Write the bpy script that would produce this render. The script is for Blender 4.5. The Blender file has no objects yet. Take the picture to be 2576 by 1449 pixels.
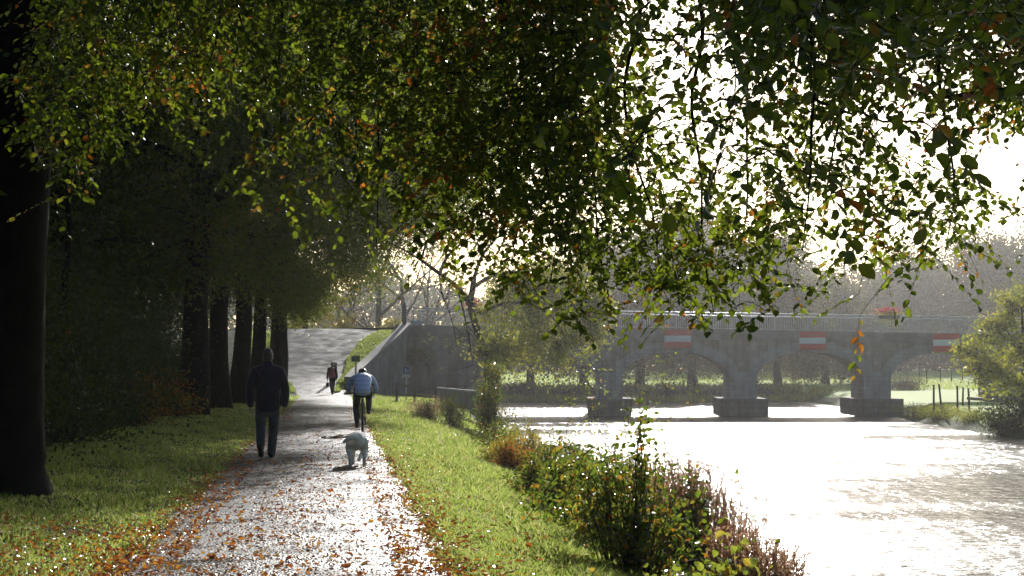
import bpy, bmesh, math, random
import numpy as np
from mathutils import Vector, Matrix
random.seed(11)
RNG = np.random.default_rng(11)
sc = bpy.context.scene
COL = sc.collection
R = math.radians
F = 4300.0; HU, HV, EYE = 1288.0, 918.0, 1.56          # lens and horizon measured on the photograph
def P(u, v, Y):
    return np.array([(u - HU) / F * Y, Y, EYE + (HV - v) / F * Y])

# ------------------------------------------------------------------ mesh builder
class MB:
    def __init__(s): s.v = []; s.f = {3: [], 4: []}; s.m = {3: [], 4: []}; s.n = 0
    def add(s, v, f3=None, f4=None, m=0):
        v = np.asarray(v, float).reshape(-1, 3)
        for k, f in ((3, f3), (4, f4)):
            if f is not None and len(f):
                f = np.asarray(f, int).reshape(-1, k)
                s.f[k].append(f + s.n); s.m[k].append(np.full(len(f), m, int))
        s.v.append(v); s.n += len(v)
    def build(s, name, mats, parent=None, smooth=False, origin=None, local=False):
        me = bpy.data.meshes.new(name)
        v = np.concatenate(s.v) if s.v else np.zeros((0, 3))
        if origin is not None: v = v - np.asarray(origin, float)
        fs = []; tot = []; mi = []
        for k in (3, 4):
            if s.f[k]:
                f = np.concatenate(s.f[k]); fs.append(f.ravel()); tot.append(np.full(len(f), k)); mi.append(np.concatenate(s.m[k]))
        li = np.concatenate(fs).astype(np.int32); tot = np.concatenate(tot).astype(np.int32); mi = np.concatenate(mi).astype(np.int32)
        me.vertices.add(len(v)); me.vertices.foreach_set('co', v.astype(np.float32).ravel())
        me.loops.add(len(li)); me.loops.foreach_set('vertex_index', li)
        me.polygons.add(len(tot))
        st = np.concatenate([[0], np.cumsum(tot)[:-1]]).astype(np.int32)
        me.polygons.foreach_set('loop_start', st)
        me.polygons.foreach_set('material_index', mi)
        me.polygons.foreach_set('use_smooth', np.full(len(tot), smooth, bool))
        me.update(calc_edges=True)
        for m in (mats if isinstance(mats, (list, tuple)) else [mats]): me.materials.append(m)
        o = bpy.data.objects.new(name, me); COL.objects.link(o)
        if origin is not None: o.location = origin
        if parent is not None:
            o.parent = parent
            if not local: o.matrix_parent_inverse = parent_world(parent).inverted()
        return o
def parent_world(p):
    m = Matrix.LocRotScale(p.location, p.rotation_euler, p.scale)
    if p.parent is not None: m = parent_world(p.parent) @ p.matrix_parent_inverse @ m
    return m
def tag(o, label=None, cat=None, group=None, kind=None):
    if label: o['label'] = label
    if cat: o['category'] = cat
    if group: o['group'] = group
    if kind: o['kind'] = kind
    return o
def thing(name, loc, label, cat, group=None):
    o = bpy.data.objects.new(name, None); COL.objects.link(o); o.location = loc; o.empty_display_size = 0.2
    return tag(o, label, cat, group)
def unit(a):
    a = np.asarray(a, float); return a / np.maximum(np.linalg.norm(a, axis=-1, keepdims=True), 1e-9)
def box(mb, c, s, rz=0.0, m=0, tilt=None):
    c = np.asarray(c, float); h = np.asarray(s, float) / 2
    v = np.array([[x, y, z] for x in (-1, 1) for y in (-1, 1) for z in (-1, 1)], float) * h
    if tilt is not None: v = v @ np.array(tilt).T
    if rz: a = np.array([[math.cos(rz), -math.sin(rz), 0], [math.sin(rz), math.cos(rz), 0], [0, 0, 1]]); v = v @ a.T
    mb.add(v + c, f4=[[0,1,3,2],[4,6,7,5],[0,4,5,1],[2,3,7,6],[0,2,6,4],[1,5,7,3]], m=m)
def bar(mb, a, b, w, h, m=0):
    """rectangular bar from a to b"""
    a = np.asarray(a, float); b = np.asarray(b, float); t = unit(b - a)
    up = np.array([0, 0, 1.0]) if abs(t[2]) < .9 else np.array([0, 1.0, 0])
    s = unit(np.cross(t, up)); n = np.cross(s, t)
    v = [p + s * i * w / 2 + n * j * h / 2 for p in (a, b) for i, j in ((-1,-1),(1,-1),(1,1),(-1,1))]
    mb.add(v, f4=[[3,2,1,0],[4,5,6,7],[0,1,5,4],[1,2,6,5],[2,3,7,6],[3,0,4,7]], m=m)
def frames(p):
    p = np.asarray(p, float); t = np.gradient(p, axis=0); t = unit(t)
    ref = np.array([1.0, 0.02, 0.03]) if abs(t[:, 0]).mean() < .8 else np.array([0.03, 1.0, 0.02])
    s = unit(ref - (t @ ref)[:, None] * t); n = np.cross(t, s)
    return p, t, s, n
def tube(mb, p, r, sides=6, m=0, ry=None, cap=False, rough=0.0):
    p, t, s, n = frames(p); k = len(p)
    r = np.broadcast_to(np.asarray(r, float), (k,)); ry = r if ry is None else np.broadcast_to(np.asarray(ry, float), (k,))
    if cap:                                              # rounded ends
        e0, e1 = min(r[0], ry[0]), min(r[-1], ry[-1])
        cs = [(.98, .2), (.8, .6), (.45, .9)]
        P0 = [p[0] - t[0] * e0 * a for a, b in cs]; P1 = [p[-1] + t[-1] * e1 * a for a, b in reversed(cs)]
        p = np.vstack([P0, p, P1])
        s = np.vstack([[s[0]] * 3, s, [s[-1]] * 3]); n = np.vstack([[n[0]] * 3, n, [n[-1]] * 3])
        r = np.concatenate([[r[0] * b for a, b in cs], r, [r[-1] * b for a, b in reversed(cs)]])
        ry = np.concatenate([[ry[0] * b for a, b in cs], ry, [ry[-1] * b for a, b in reversed(cs)]])
        k = len(p)
    a = np.linspace(0, 2 * math.pi, sides, endpoint=False)
    ca, sa = np.cos(a), np.sin(a)
    rr = np.ones((k, sides)) if not rough else 1 + rough * RNG.normal(size=(k, sides))
    v = p[:, None] + (s[:, None] * (ca * r[:, None] * rr)[..., None]) + (n[:, None] * (sa * ry[:, None] * rr)[..., None])
    i = np.arange(k - 1)[:, None] * sides; j = np.arange(sides)[None]; j2 = (j + 1) % sides
    f = np.stack([i + j, i + j2, i + sides + j2, i + sides + j], -1).reshape(-1, 4)
    vv = np.vstack([v.reshape(-1, 3), p[0], p[-1]]); c0 = k * sides
    jj = np.arange(sides); f3 = np.vstack([np.stack([np.full(sides, c0), (jj + 1) % sides, jj], -1),
                                           np.stack([np.full(sides, c0 + 1), (k - 1) * sides + jj, (k - 1) * sides + (jj + 1) % sides], -1)])
    mb.add(vv, f3=f3, f4=f, m=m)
def curve(pts, n=10):
    """smooth Catmull-Rom through pts"""
    p = np.asarray(pts, float)
    if len(p) == 2: return p[0] + (p[1] - p[0]) * np.linspace(0, 1, n)[:, None]
    q = np.vstack([2 * p[0] - p[1], p, 2 * p[-1] - p[-2]]); out = []
    tt = np.linspace(0, len(p) - 1, n)
    for t in tt:
        i = min(int(t), len(p) - 2); f = t - i
        a, b, c, d = q[i:i + 4]
        out.append(.5 * ((2 * b) + (-a + c) * f + (2*a - 5*b + 4*c - d) * f*f + (-a + 3*b - 3*c + d) * f**3))
    return np.array(out)
def sweep_profile(mb, path, prof, m=0, close=False):
    """sweep a closed 2-D profile (side, up) along a path in plan"""
    p = np.asarray(path, float); t = np.gradient(p, axis=0); t[:, 2] = 0; t = unit(t)
    s = np.stack([t[:, 1], -t[:, 0], 0 * t[:, 0]], -1); pr = np.asarray(prof, float); k, n = len(p), len(pr)
    v = p[:, None] + s[:, None] * pr[None, :, 0:1] + np.array([0, 0, 1.0]) * pr[None, :, 1:2]
    i = np.arange(k - 1)[:, None] * n; j = np.arange(n)[None]; j2 = (j + 1) % n
    mb.add(v.reshape(-1, 3), f4=np.stack([i + j, i + n + j, i + n + j2, i + j2], -1).reshape(-1, 4), m=m)
    if n == 4:
        b = (k - 1) * n; mb.add(v[0], f4=[[0, 1, 2, 3]], m=m); mb.add(v[-1], f4=[[3, 2, 1, 0]], m=m)

# ------------------------------------------------------------------ leaves
def leaves(mb, pos, ax, nr, L, W, lod=1, m=0, fold=.25):
    pos = np.asarray(pos, float); N = len(pos)
    if N == 0: return
    ax = unit(ax); sd = unit(np.cross(nr, ax)); nn = np.cross(ax, sd)
    L = np.broadcast_to(L, (N,))[:, None]; W = np.broadcast_to(W, (N,))[:, None]
    def pt(t, w, h): return pos + ax * L * t + sd * W * w + nn * W * h
    b = np.arange(N)[:, None]
    if lod == 0:
        v = np.stack([pt(0, 0, 0), pt(.45, .5, fold * .5), pt(1, 0, -.1), pt(.45, -.5, fold * .5)], 1)
        mb.add(v.reshape(-1, 3), f3=np.concatenate([b * 4 + [0, 2, 1], b * 4 + [0, 3, 2]]), m=m)
    else:
        c = RNG.normal(0, .25, (N, 1))
        v = np.stack([pt(0, 0, 0), pt(.34, 0, 0), pt(.7, 0, -.06 + c * .3), pt(1, 0, -.2 + c),
                      pt(.2, .36, fold * .36), pt(.48, .5, fold * .5), pt(.8, .34, fold * .3 + c * .4),
                      pt(.2, -.36, fold * .36), pt(.48, -.5, fold * .5), pt(.8, -.34, fold * .3 + c * .4)], 1)
        k = 10
        f4 = np.concatenate([b * k + q for q in ([1, 2, 5, 4], [2, 3, 6, 5], [8, 2, 1, 7], [9, 3, 2, 8])])
        f3 = np.concatenate([b * k + q for q in ([0, 1, 4], [7, 1, 0])])
        mb.add(v.reshape(-1, 3), f3=f3, f4=f4, m=m)
def rdir(n, up=0.0, k=1.0):
    d = RNG.normal(size=(n, 3)) * k; d[:, 2] += up; return unit(d)

# ------------------------------------------------------------------ materials
def mat(name):
    m = bpy.data.materials.new(name); m.use_nodes = True; nt = m.node_tree; nt.nodes.clear()
    out = nt.nodes.new('ShaderNodeOutputMaterial'); return m, nt, out
def N(nt, t, **kw):
    n = nt.nodes.new(t)
    for k, v in kw.items():
        if k in n.inputs.keys(): n.inputs[k].default_value = v
        else: setattr(n, k, v)
    return n
def noise(nt, scale, detail=5, rough=.6, vec=None, sc3=None, coord='Object'):
    n = N(nt, 'ShaderNodeTexNoise'); n.inputs['Scale'].default_value = scale; n.inputs['Detail'].default_value = detail; n.inputs['Roughness'].default_value = rough
    tc = N(nt, 'ShaderNodeTexCoord'); src = tc.outputs[coord]
    if sc3:
        mp = N(nt, 'ShaderNodeMapping'); mp.inputs['Scale'].default_value = sc3; nt.links.new(src, mp.inputs[0]); src = mp.outputs[0]
    nt.links.new(src, n.inputs['Vector']); return n
def ramp(nt, fac, stops):
    r = N(nt, 'ShaderNodeValToRGB'); e = r.color_ramp.elements
    e[0].position, e[0].color = stops[0][0], (*stops[0][1], 1); e[1].position, e[1].color = stops[-1][0], (*stops[-1][1], 1)
    for p, c in stops[1:-1]: x = e.new(p); x.color = (*c, 1)
    nt.links.new(fac, r.inputs[0]); return r.outputs[0]
def solid(name, c, rough=.6, spec=.3, metal=0.0, var=.25, scale=6, bump=0.0, bscale=40, sheen=0.0):
    m, nt, out = mat(name); b = N(nt, 'ShaderNodeBsdfPrincipled')
    n = noise(nt, scale)
    c = np.array(c, float)
    nt.links.new(ramp(nt, n.outputs[0], [(.3, tuple(c * (1 - var))), (.7, tuple(np.minimum(c * (1 + var), 1)))]), b.inputs['Base Color'])
    b.inputs['Roughness'].default_value = rough; b.inputs['Specular IOR Level'].default_value = spec; b.inputs['Metallic'].default_value = metal
    if bump:
        n2 = noise(nt, bscale); bp = N(nt, 'ShaderNodeBump'); bp.inputs['Strength'].default_value = bump; bp.inputs['Distance'].default_value = .02
        nt.links.new(n2.outputs[0], bp.inputs['Height']); nt.links.new(bp.outputs[0], b.inputs['Normal'])
    if sheen: b.inputs['Sheen Weight'].default_value = sheen; b.inputs['Sheen Roughness'].default_value = .45
    nt.links.new(b.outputs[0], out.inputs[0]); return m
def leafmat(name, refl, trans, mix=.5, rough=.35, spec=.5, pos_scale=None, slow=.55):
    """refl / trans: colour-ramp stops over the per-leaf random value"""
    m, nt, out = mat(name); g = N(nt, 'ShaderNodeNewGeometry'); fac = g.outputs['Random Per Island']
    if pos_scale:                                        # whole twigs turn together: blend the leaf's own random value with a slow one
        n = noise(nt, pos_scale, 2, .5); ad = N(nt, 'ShaderNodeMapRange'); ad.inputs['From Min'].default_value = .25; ad.inputs['From Max'].default_value = .75
        nt.links.new(n.outputs[0], ad.inputs['Value'])
        mx = N(nt, 'ShaderNodeMath', operation='MULTIPLY_ADD'); mx.inputs[1].default_value = 1 - slow
        m2 = N(nt, 'ShaderNodeMath', operation='MULTIPLY'); m2.inputs[1].default_value = slow
        nt.links.new(ad.outputs[0], m2.inputs[0]); nt.links.new(fac, mx.inputs[0]); nt.links.new(m2.outputs[0], mx.inputs[2]); fac = mx.outputs[0]
    b = N(nt, 'ShaderNodeBsdfPrincipled'); b.inputs['Roughness'].default_value = rough; b.inputs['Specular IOR Level'].default_value = spec
    t = N(nt, 'ShaderNodeBsdfTranslucent'); mxs = N(nt, 'ShaderNodeMixShader'); mxs.inputs[0].default_value = mix
    nt.links.new(ramp(nt, fac, refl), b.inputs['Base Color']); nt.links.new(ramp(nt, fac, trans), t.inputs[0])
    nt.links.new(b.outputs[0], mxs.inputs[1]); nt.links.new(t.outputs[0], mxs.inputs[2]); nt.links.new(mxs.outputs[0], out.inputs[0]); return m

M = {}
GR, GT = (.035, .06, .012), (.26, .36, .03)
M['beech'] = leafmat('beech_leaf', [(0, (.02, .038, .01)), (.62, (.03, .05, .011)), (.72, (.09, .09, .02)), (.79, (.2, .08, .015)), (1, (.22, .05, .01))],
                     [(0, (.04, .07, .008)), (.3, (.12, .18, .012)), (.6, (.36, .47, .03)), (.71, (.42, .38, .04)), (.78, (.7, .28, .03)), (1, (.65, .12, .02))], .45, .33, .4, pos_scale=1.5, slow=.68)
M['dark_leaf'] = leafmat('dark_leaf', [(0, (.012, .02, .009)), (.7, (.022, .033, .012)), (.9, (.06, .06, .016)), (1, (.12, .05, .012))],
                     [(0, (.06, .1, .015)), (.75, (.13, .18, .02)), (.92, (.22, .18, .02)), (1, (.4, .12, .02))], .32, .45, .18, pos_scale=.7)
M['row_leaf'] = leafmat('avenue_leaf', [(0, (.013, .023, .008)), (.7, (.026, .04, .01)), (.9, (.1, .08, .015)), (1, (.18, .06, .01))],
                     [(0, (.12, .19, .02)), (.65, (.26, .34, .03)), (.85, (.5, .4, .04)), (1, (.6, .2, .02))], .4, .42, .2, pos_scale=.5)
M['willow_leaf'] = leafmat('willow_leaf', [(0, (.035, .05, .012)), (.6, (.065, .08, .02)), (1, (.16, .13, .03))],
                     [(0, (.16, .2, .02)), (.4, (.38, .42, .04)), (.7, (.62, .62, .07)), (1, (.7, .55, .06))], .5, .45, .3, pos_scale=.8)
M['yellow_leaf'] = leafmat('yellow_leaf', [(0, (.07, .08, .02)), (.5, (.14, .12, .025)), (1, (.22, .12, .03))],
                     [(0, (.3, .34, .05)), (.5, (.5, .44, .06)), (1, (.6, .36, .05))], .5, .45, .3, pos_scale=.6)
M['far_leaf'] = leafmat('far_leaf', [(0, (.04, .045, .028)), (.6, (.065, .065, .04)), (1, (.11, .09, .05))],
                     [(0, (.1, .11, .05)), (.6, (.16, .16, .07)), (1, (.24, .19, .08))], .4, .5, .25, pos_scale=.12)
M['bramble_leaf'] = leafmat('bramble_leaf', [(0, (.02, .04, .014)), (.7, (.035, .06, .016)), (.9, (.1, .08, .02)), (1, (.2, .08, .02))],
                     [(0, (.12, .2, .02)), (.7, (.26, .34, .03)), (.9, (.5, .38, .04)), (1, (.6, .2, .02))], .45, .25, .5)
M['sapling_leaf'] = leafmat('sapling_leaf', [(0, (.06, .09, .02)), (.75, (.09, .12, .025)), (1, (.2, .12, .02))],
                     [(0, (.32, .42, .04)), (.75, (.45, .48, .06)), (1, (.7, .38, .05))], .5, .35, .4)
M['fern'] = leafmat('rusty_fern', [(0, (.08, .09, .02)), (.45, (.16, .11, .02)), (.6, (.2, .07, .015)), (1, (.16, .045, .01))],
                     [(0, (.35, .36, .04)), (.45, (.5, .3, .04)), (.6, (.5, .16, .03)), (1, (.4, .09, .02))], .5, .5, .25, pos_scale=1.1)
M['dry_stem'] = leafmat('dry_stem', [(0, (.2, .11, .065)), (.6, (.32, .2, .12)), (1, (.42, .31, .18))], [(0, (.5, .27, .17)), (1, (.7, .5, .3))], .55, .6, .2)
M['grass'] = leafmat('grass_blade', [(0, (.035, .07, .012)), (.7, (.06, .1, .018)), (.92, (.12, .12, .03)), (1, (.25, .2, .08))],
                     [(0, (.28, .42, .05)), (.6, (.5, .6, .13)), (.88, (.62, .62, .22)), (1, (.66, .56, .3))], .6, .38, .4)
M['litter'] = leafmat('fallen_leaf', [(0, (.09, .035, .015)), (.35, (.2, .06, .015)), (.6, (.34, .12, .02)), (.8, (.4, .2, .04)), (1, (.14, .08, .04))],
                     [(0, (.2, .06, .02)), (.35, (.5, .13, .02)), (.6, (.7, .26, .03)), (.8, (.7, .4, .06)), (1, (.3, .16, .06))], .4, .35, .5)
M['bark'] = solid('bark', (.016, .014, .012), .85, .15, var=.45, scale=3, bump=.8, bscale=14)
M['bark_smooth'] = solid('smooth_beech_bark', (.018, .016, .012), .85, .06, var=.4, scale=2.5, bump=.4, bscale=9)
M['twig'] = solid('twig', (.04, .028, .02), .7, .2)
M['bark_pale'] = solid('pale_bark', (.12, .1, .08), .8, .15, var=.35, scale=2)
M['navy'] = solid('navy_cloth', (.014, .015, .04), .8, .15, var=.3, scale=14, bump=.3, bscale=30, sheen=.3)
M['strap'] = solid('bag_strap', (.012, .018, .05), .6, .2)
M['jeans'] = solid('worn_denim', (.06, .08, .09), .8, .1, var=.35, scale=9, bump=.25, bscale=25)
M['black'] = solid('black_cloth', (.01, .01, .012), .75, .2)
M['brown_cloth'] = solid('dark_brown_cloth', (.03, .018, .018), .8, .15)
M['shoe'] = solid('dark_leather', (.015, .011, .009), .5, .3)
M['skin'] = solid('skin', (.36, .19, .13), .5, .3, var=.1)
M['hair'] = solid('grey_brown_hair', (.07, .045, .03), .45, .5, var=.35, scale=60, sheen=.2)
M['blond'] = solid('blond_hair', (.42, .3, .16), .5, .4, var=.25, scale=40)
M['red_cloth'] = solid('red_nylon', (.34, .02, .05), .55, .3)
M['helmet'] = solid('helmet_shell', (.012, .012, .014), .25, .5)
M['rubber'] = solid('rubber', (.012, .012, .012), .7, .2)
M['bike_metal'] = solid('bike_paint', (.02, .02, .026), .3, .5, metal=.3)
M['steel'] = solid('galvanised_steel', (.6, .62, .64), .3, .5, metal=.8, var=.15, scale=9)
M['rail'] = solid('painted_rail', (.4, .41, .42), .35, .5, metal=.1, var=.15, scale=4)
M['fur'] = solid('cream_fur', (.92, .88, .8), .8, .15, var=.08, scale=9, bump=.35, bscale=60, sheen=.8)
M['slate_paint'] = solid('slate_blue_paint', (.07, .09, .14), .5, .4)
M['teal'] = solid('turquoise_paint', (.12, .34, .36), .55, .3)
M['wood'] = solid('weathered_wood', (.16, .13, .1), .75, .2, var=.35, scale=8, bump=.4, bscale=20)
M['dark_wood'] = solid('dark_post_wood', (.06, .045, .035), .8, .2, var=.4, scale=8, bump=.4)
M['stone'] = solid('pale_stone', (.3, .28, .25), .75, .25, var=.3, scale=3, bump=.4, bscale=12)
M['concrete'] = solid('weathered_concrete', (.2, .19, .18), .8, .2, var=.4, scale=1.3, bump=.25, bscale=12)
M['sign_red'] = solid('sign_red', (.62, .02, .015), .45, .4, var=.08)
M['sign_white'] = solid('sign_white', (.78, .79, .8), .45, .4, var=.04)
M['sign_blue'] = solid('sign_blue', (.02, .09, .42), .4, .4, var=.05)
M['marker_green'] = solid('marker_green', (.12, .2, .14), .5, .3)
M['crumb'] = leafmat('crushed_leaf', [(0, (.03, .018, .01)), (.6, (.08, .04, .02)), (1, (.18, .09, .03))], [(0, (.08, .04, .02)), (1, (.3, .14, .04))], .3, .5, .3)
M['petal'] = leafmat('red_petal', [(0, (.35, .02, .03)), (1, (.55, .05, .07))], [(0, (.5, .03, .04)), (1, (.7, .1, .1))], .4, .5, .2)
M['box_leaf'] = M['sapling_leaf']

def jersey_mat():
    m, nt, out = mat('pale_blue_jersey'); b = N(nt, 'ShaderNodeBsdfPrincipled'); b.inputs['Roughness'].default_value = .6
    tc = N(nt, 'ShaderNodeTexCoord'); w = N(nt, 'ShaderNodeTexWave'); w.bands_direction = 'Z'; w.inputs['Scale'].default_value = 3.2; w.inputs['Distortion'].default_value = .6
    nt.links.new(tc.outputs['Object'], w.inputs['Vector'])
    nt.links.new(ramp(nt, w.outputs[0], [(0, (.5, .5, .76)), (.12, (.58, .66, .88)), (.8, (.62, .7, .9)), (1, (.66, .74, .93))]), b.inputs['Base Color'])
    nt.links.new(b.outputs[0], out.inputs[0]); return m
M['jersey'] = jersey_mat()

def masonry(name, c0, c1, mortar, bw, bh, stain=.5):
    m, nt, out = mat(name); b = N(nt, 'ShaderNodeBsdfPrincipled'); b.inputs['Roughness'].default_value = .85; b.inputs['Specular IOR Level'].default_value = .2
    tc = N(nt, 'ShaderNodeTexCoord'); sx = N(nt, 'ShaderNodeSeparateXYZ'); cx = N(nt, 'ShaderNodeCombineXYZ')
    nt.links.new(tc.outputs['Object'], sx.inputs[0]); 
    ad = N(nt, 'ShaderNodeMath', operation='ADD'); nt.links.new(sx.outputs[0], ad.inputs[0]); nt.links.new(sx.outputs[1], ad.inputs[1])
    nt.links.new(ad.outputs[0], cx.inputs[0]); nt.links.new(sx.outputs[2], cx.inputs[1])
    br = N(nt, 'ShaderNodeTexBrick'); br.inputs['Scale'].default_value = 1; br.inputs['Brick Width'].default_value = bw; br.inputs['Row Height'].default_value = bh
    br.inputs['Mortar Size'].default_value = .012; br.inputs['Color1'].default_value = (*c0, 1); br.inputs['Color2'].default_value = (*c1, 1); br.inputs['Mortar'].default_value = (*mortar, 1)
    nt.links.new(cx.outputs[0], br.inputs['Vector'])
    n = noise(nt, .9, 8, .65); n2 = noise(nt, 1.6, 5, .6, sc3=(1.4, 1.4, .25))
    mx = N(nt, 'ShaderNodeMix', data_type='RGBA', blend_type='MULTIPLY'); mx.inputs[0].default_value = stain
    nt.links.new(br.outputs[0], mx.inputs[6]); nt.links.new(ramp(nt, n.outputs[0], [(.3, (.35, .32, .28)), (.55, (.9, .9, .92)), (.75, (1.25, 1.2, 1.1))]), mx.inputs[7])
    m3 = N(nt, 'ShaderNodeMix', data_type='RGBA', blend_type='MULTIPLY'); m3.inputs[0].default_value = stain
    nt.links.new(mx.outputs[2], m3.inputs[6]); nt.links.new(ramp(nt, n2.outputs[0], [(.38, (.4, .34, .3)), (.56, (1, 1, 1))]), m3.inputs[7])
    nt.links.new(m3.outputs[2], b.inputs['Base Color'])
    bp = N(nt, 'ShaderNodeBump'); bp.inputs['Strength'].default_value = .5; bp.inputs['Distance'].default_value = .03
    nt.links.new(br.outputs[1], bp.inputs['Height']); bp.invert = True; nt.links.new(bp.outputs[0], b.inputs['Normal'])
    nt.links.new(b.outputs[0], out.inputs[0]); return m
M['masonry'] = masonry('bridge_masonry', (.34, .3, .26), (.43, .385, .34), (.22, .2, .18), .6, .3, .8)
M['pier_stone'] = masonry('pale_pier_stone', (.36, .355, .35), (.43, .42, .41), (.25, .24, .23), .6, .28, .4)
M['footing'] = masonry('footing_stone', (.16, .14, .13), (.22, .19, .17), (.1, .09, .08), .8, .35, .5)
M['wall_stone'] = masonry('wing_wall_stone', (.29, .275, .26), (.4, .38, .35), (.26, .25, .24), .7, .34, .8)

def ground_mat():
    m, nt, out = mat('ground_soil_and_turf'); b = N(nt, 'ShaderNodeBsdfPrincipled'); b.inputs['Roughness'].default_value = .9; b.inputs['Specular IOR Level'].default_value = .15
    n = noise(nt, .8, 8, .65); n2 = noise(nt, 9, 5, .6)
    c = ramp(nt, n.outputs[0], [(.3, (.035, .05, .014)), (.5, (.05, .075, .018)), (.7, (.075, .1, .025))])
    mx = N(nt, 'ShaderNodeMix', data_type='RGBA', blend_type='MULTIPLY'); mx.inputs[0].default_value = .6
    nt.links.new(c, mx.inputs[6]); nt.links.new(ramp(nt, n2.outputs[0], [(.3, (.45, .4, .35)), (.7, (1.2, 1.2, 1.1))]), mx.inputs[7])
    nt.links.new(mx.outputs[2], b.inputs['Base Color'])
    bp = N(nt, 'ShaderNodeBump'); bp.inputs['Strength'].default_value = .6; bp.inputs['Distance'].default_value = .06
    nt.links.new(n2.outputs[0], bp.inputs['Height']); nt.links.new(bp.outputs[0], b.inputs['Normal'])
    nt.links.new(b.outputs[0], out.inputs[0]); return m
M['ground'] = ground_mat()
def meadow_mat():
    m, nt, out = mat('meadow_turf'); b = N(nt, 'ShaderNodeBsdfPrincipled'); b.inputs['Roughness'].default_value = .8; b.inputs['Specular IOR Level'].default_value = .2
    n = noise(nt, .35, 8, .7)
    nt.links.new(ramp(nt, n.outputs[0], [(.3, (.1, .13, .03)), (.55, (.2, .26, .05)), (.75, (.3, .32, .08))]), b.inputs['Base Color'])
    b.inputs['Sheen Weight'].default_value = .5; b.inputs['Sheen Tint'].default_value = (.7, .9, .3, 1); b.inputs['Sheen Roughness'].default_value = .4
    nt.links.new(b.outputs[0], out.inputs[0]); return m
M['meadow'] = meadow_mat()
def path_mat(name='wet_gravel_path', r0=.22, r1=.66, spec=.5):
    m, nt, out = mat(name); b = N(nt, 'ShaderNodeBsdfPrincipled')
    n = noise(nt, 1.1, 6, .65); n2 = noise(nt, 38, 4, .7); v = N(nt, 'ShaderNodeTexVoronoi'); v.inputs['Scale'].default_value = 55
    tc = N(nt, 'ShaderNodeTexCoord'); nt.links.new(tc.outputs['Object'], v.inputs['Vector'])
    c = ramp(nt, n2.outputs[0], [(.3, (.028, .026, .025)), (.55, (.06, .056, .054)), (.75, (.13, .12, .115))])
    mx = N(nt, 'ShaderNodeMix', data_type='RGBA', blend_type='MULTIPLY'); mx.inputs[0].default_value = .7
    nt.links.new(c, mx.inputs[6]); nt.links.new(ramp(nt, n.outputs[0], [(.35, (.55, .5, .45)), (.65, (1.1, 1.1, 1.1))]), mx.inputs[7])
    nt.links.new(mx.outputs[2], b.inputs['Base Color'])
    rr = N(nt, 'ShaderNodeMapRange'); rr.inputs['From Min'].default_value = .35; rr.inputs['From Max'].default_value = .65; rr.inputs['To Min'].default_value = r0; rr.inputs['To Max'].default_value = r1
    nt.links.new(n.outputs[0], rr.inputs['Value'])
    sp = N(nt, 'ShaderNodeSeparateXYZ'); nt.links.new(tc.outputs['Object'], sp.inputs[0])                  # the ramp is drier, coarser gravel
    nr = noise(nt, .35, 5, .7); ma = N(nt, 'ShaderNodeMath', operation='MULTIPLY_ADD'); ma.inputs[1].default_value = 9.0; nt.links.new(nr.outputs[0], ma.inputs[0]); nt.links.new(sp.outputs[1], ma.inputs[2])
    dry = N(nt, 'ShaderNodeMapRange'); dry.inputs['From Min'].default_value = 94; dry.inputs['From Max'].default_value = 100; nt.links.new(ma.outputs[0], dry.inputs['Value'])
    ra = N(nt, 'ShaderNodeMath', operation='MULTIPLY_ADD'); ra.inputs[1].default_value = .3; nt.links.new(dry.outputs[0], ra.inputs[0]); nt.links.new(rr.outputs[0], ra.inputs[2]); nt.links.new(ra.outputs[0], b.inputs['Roughness'])
    sa = N(nt, 'ShaderNodeMath', operation='MULTIPLY_ADD'); sa.inputs[1].default_value = -.3; sa.inputs[2].default_value = spec; nt.links.new(dry.outputs[0], sa.inputs[0]); nt.links.new(sa.outputs[0], b.inputs['Specular IOR Level'])
    bp = N(nt, 'ShaderNodeBump'); bp.inputs['Strength'].default_value = .75; bp.inputs['Distance'].default_value = .012
    nt.links.new(v.outputs[0], bp.inputs['Height']); nt.links.new(bp.outputs[0], b.inputs['Normal'])
    nt.links.new(b.outputs[0], out.inputs[0]); return m
M['path'] = path_mat()
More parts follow.
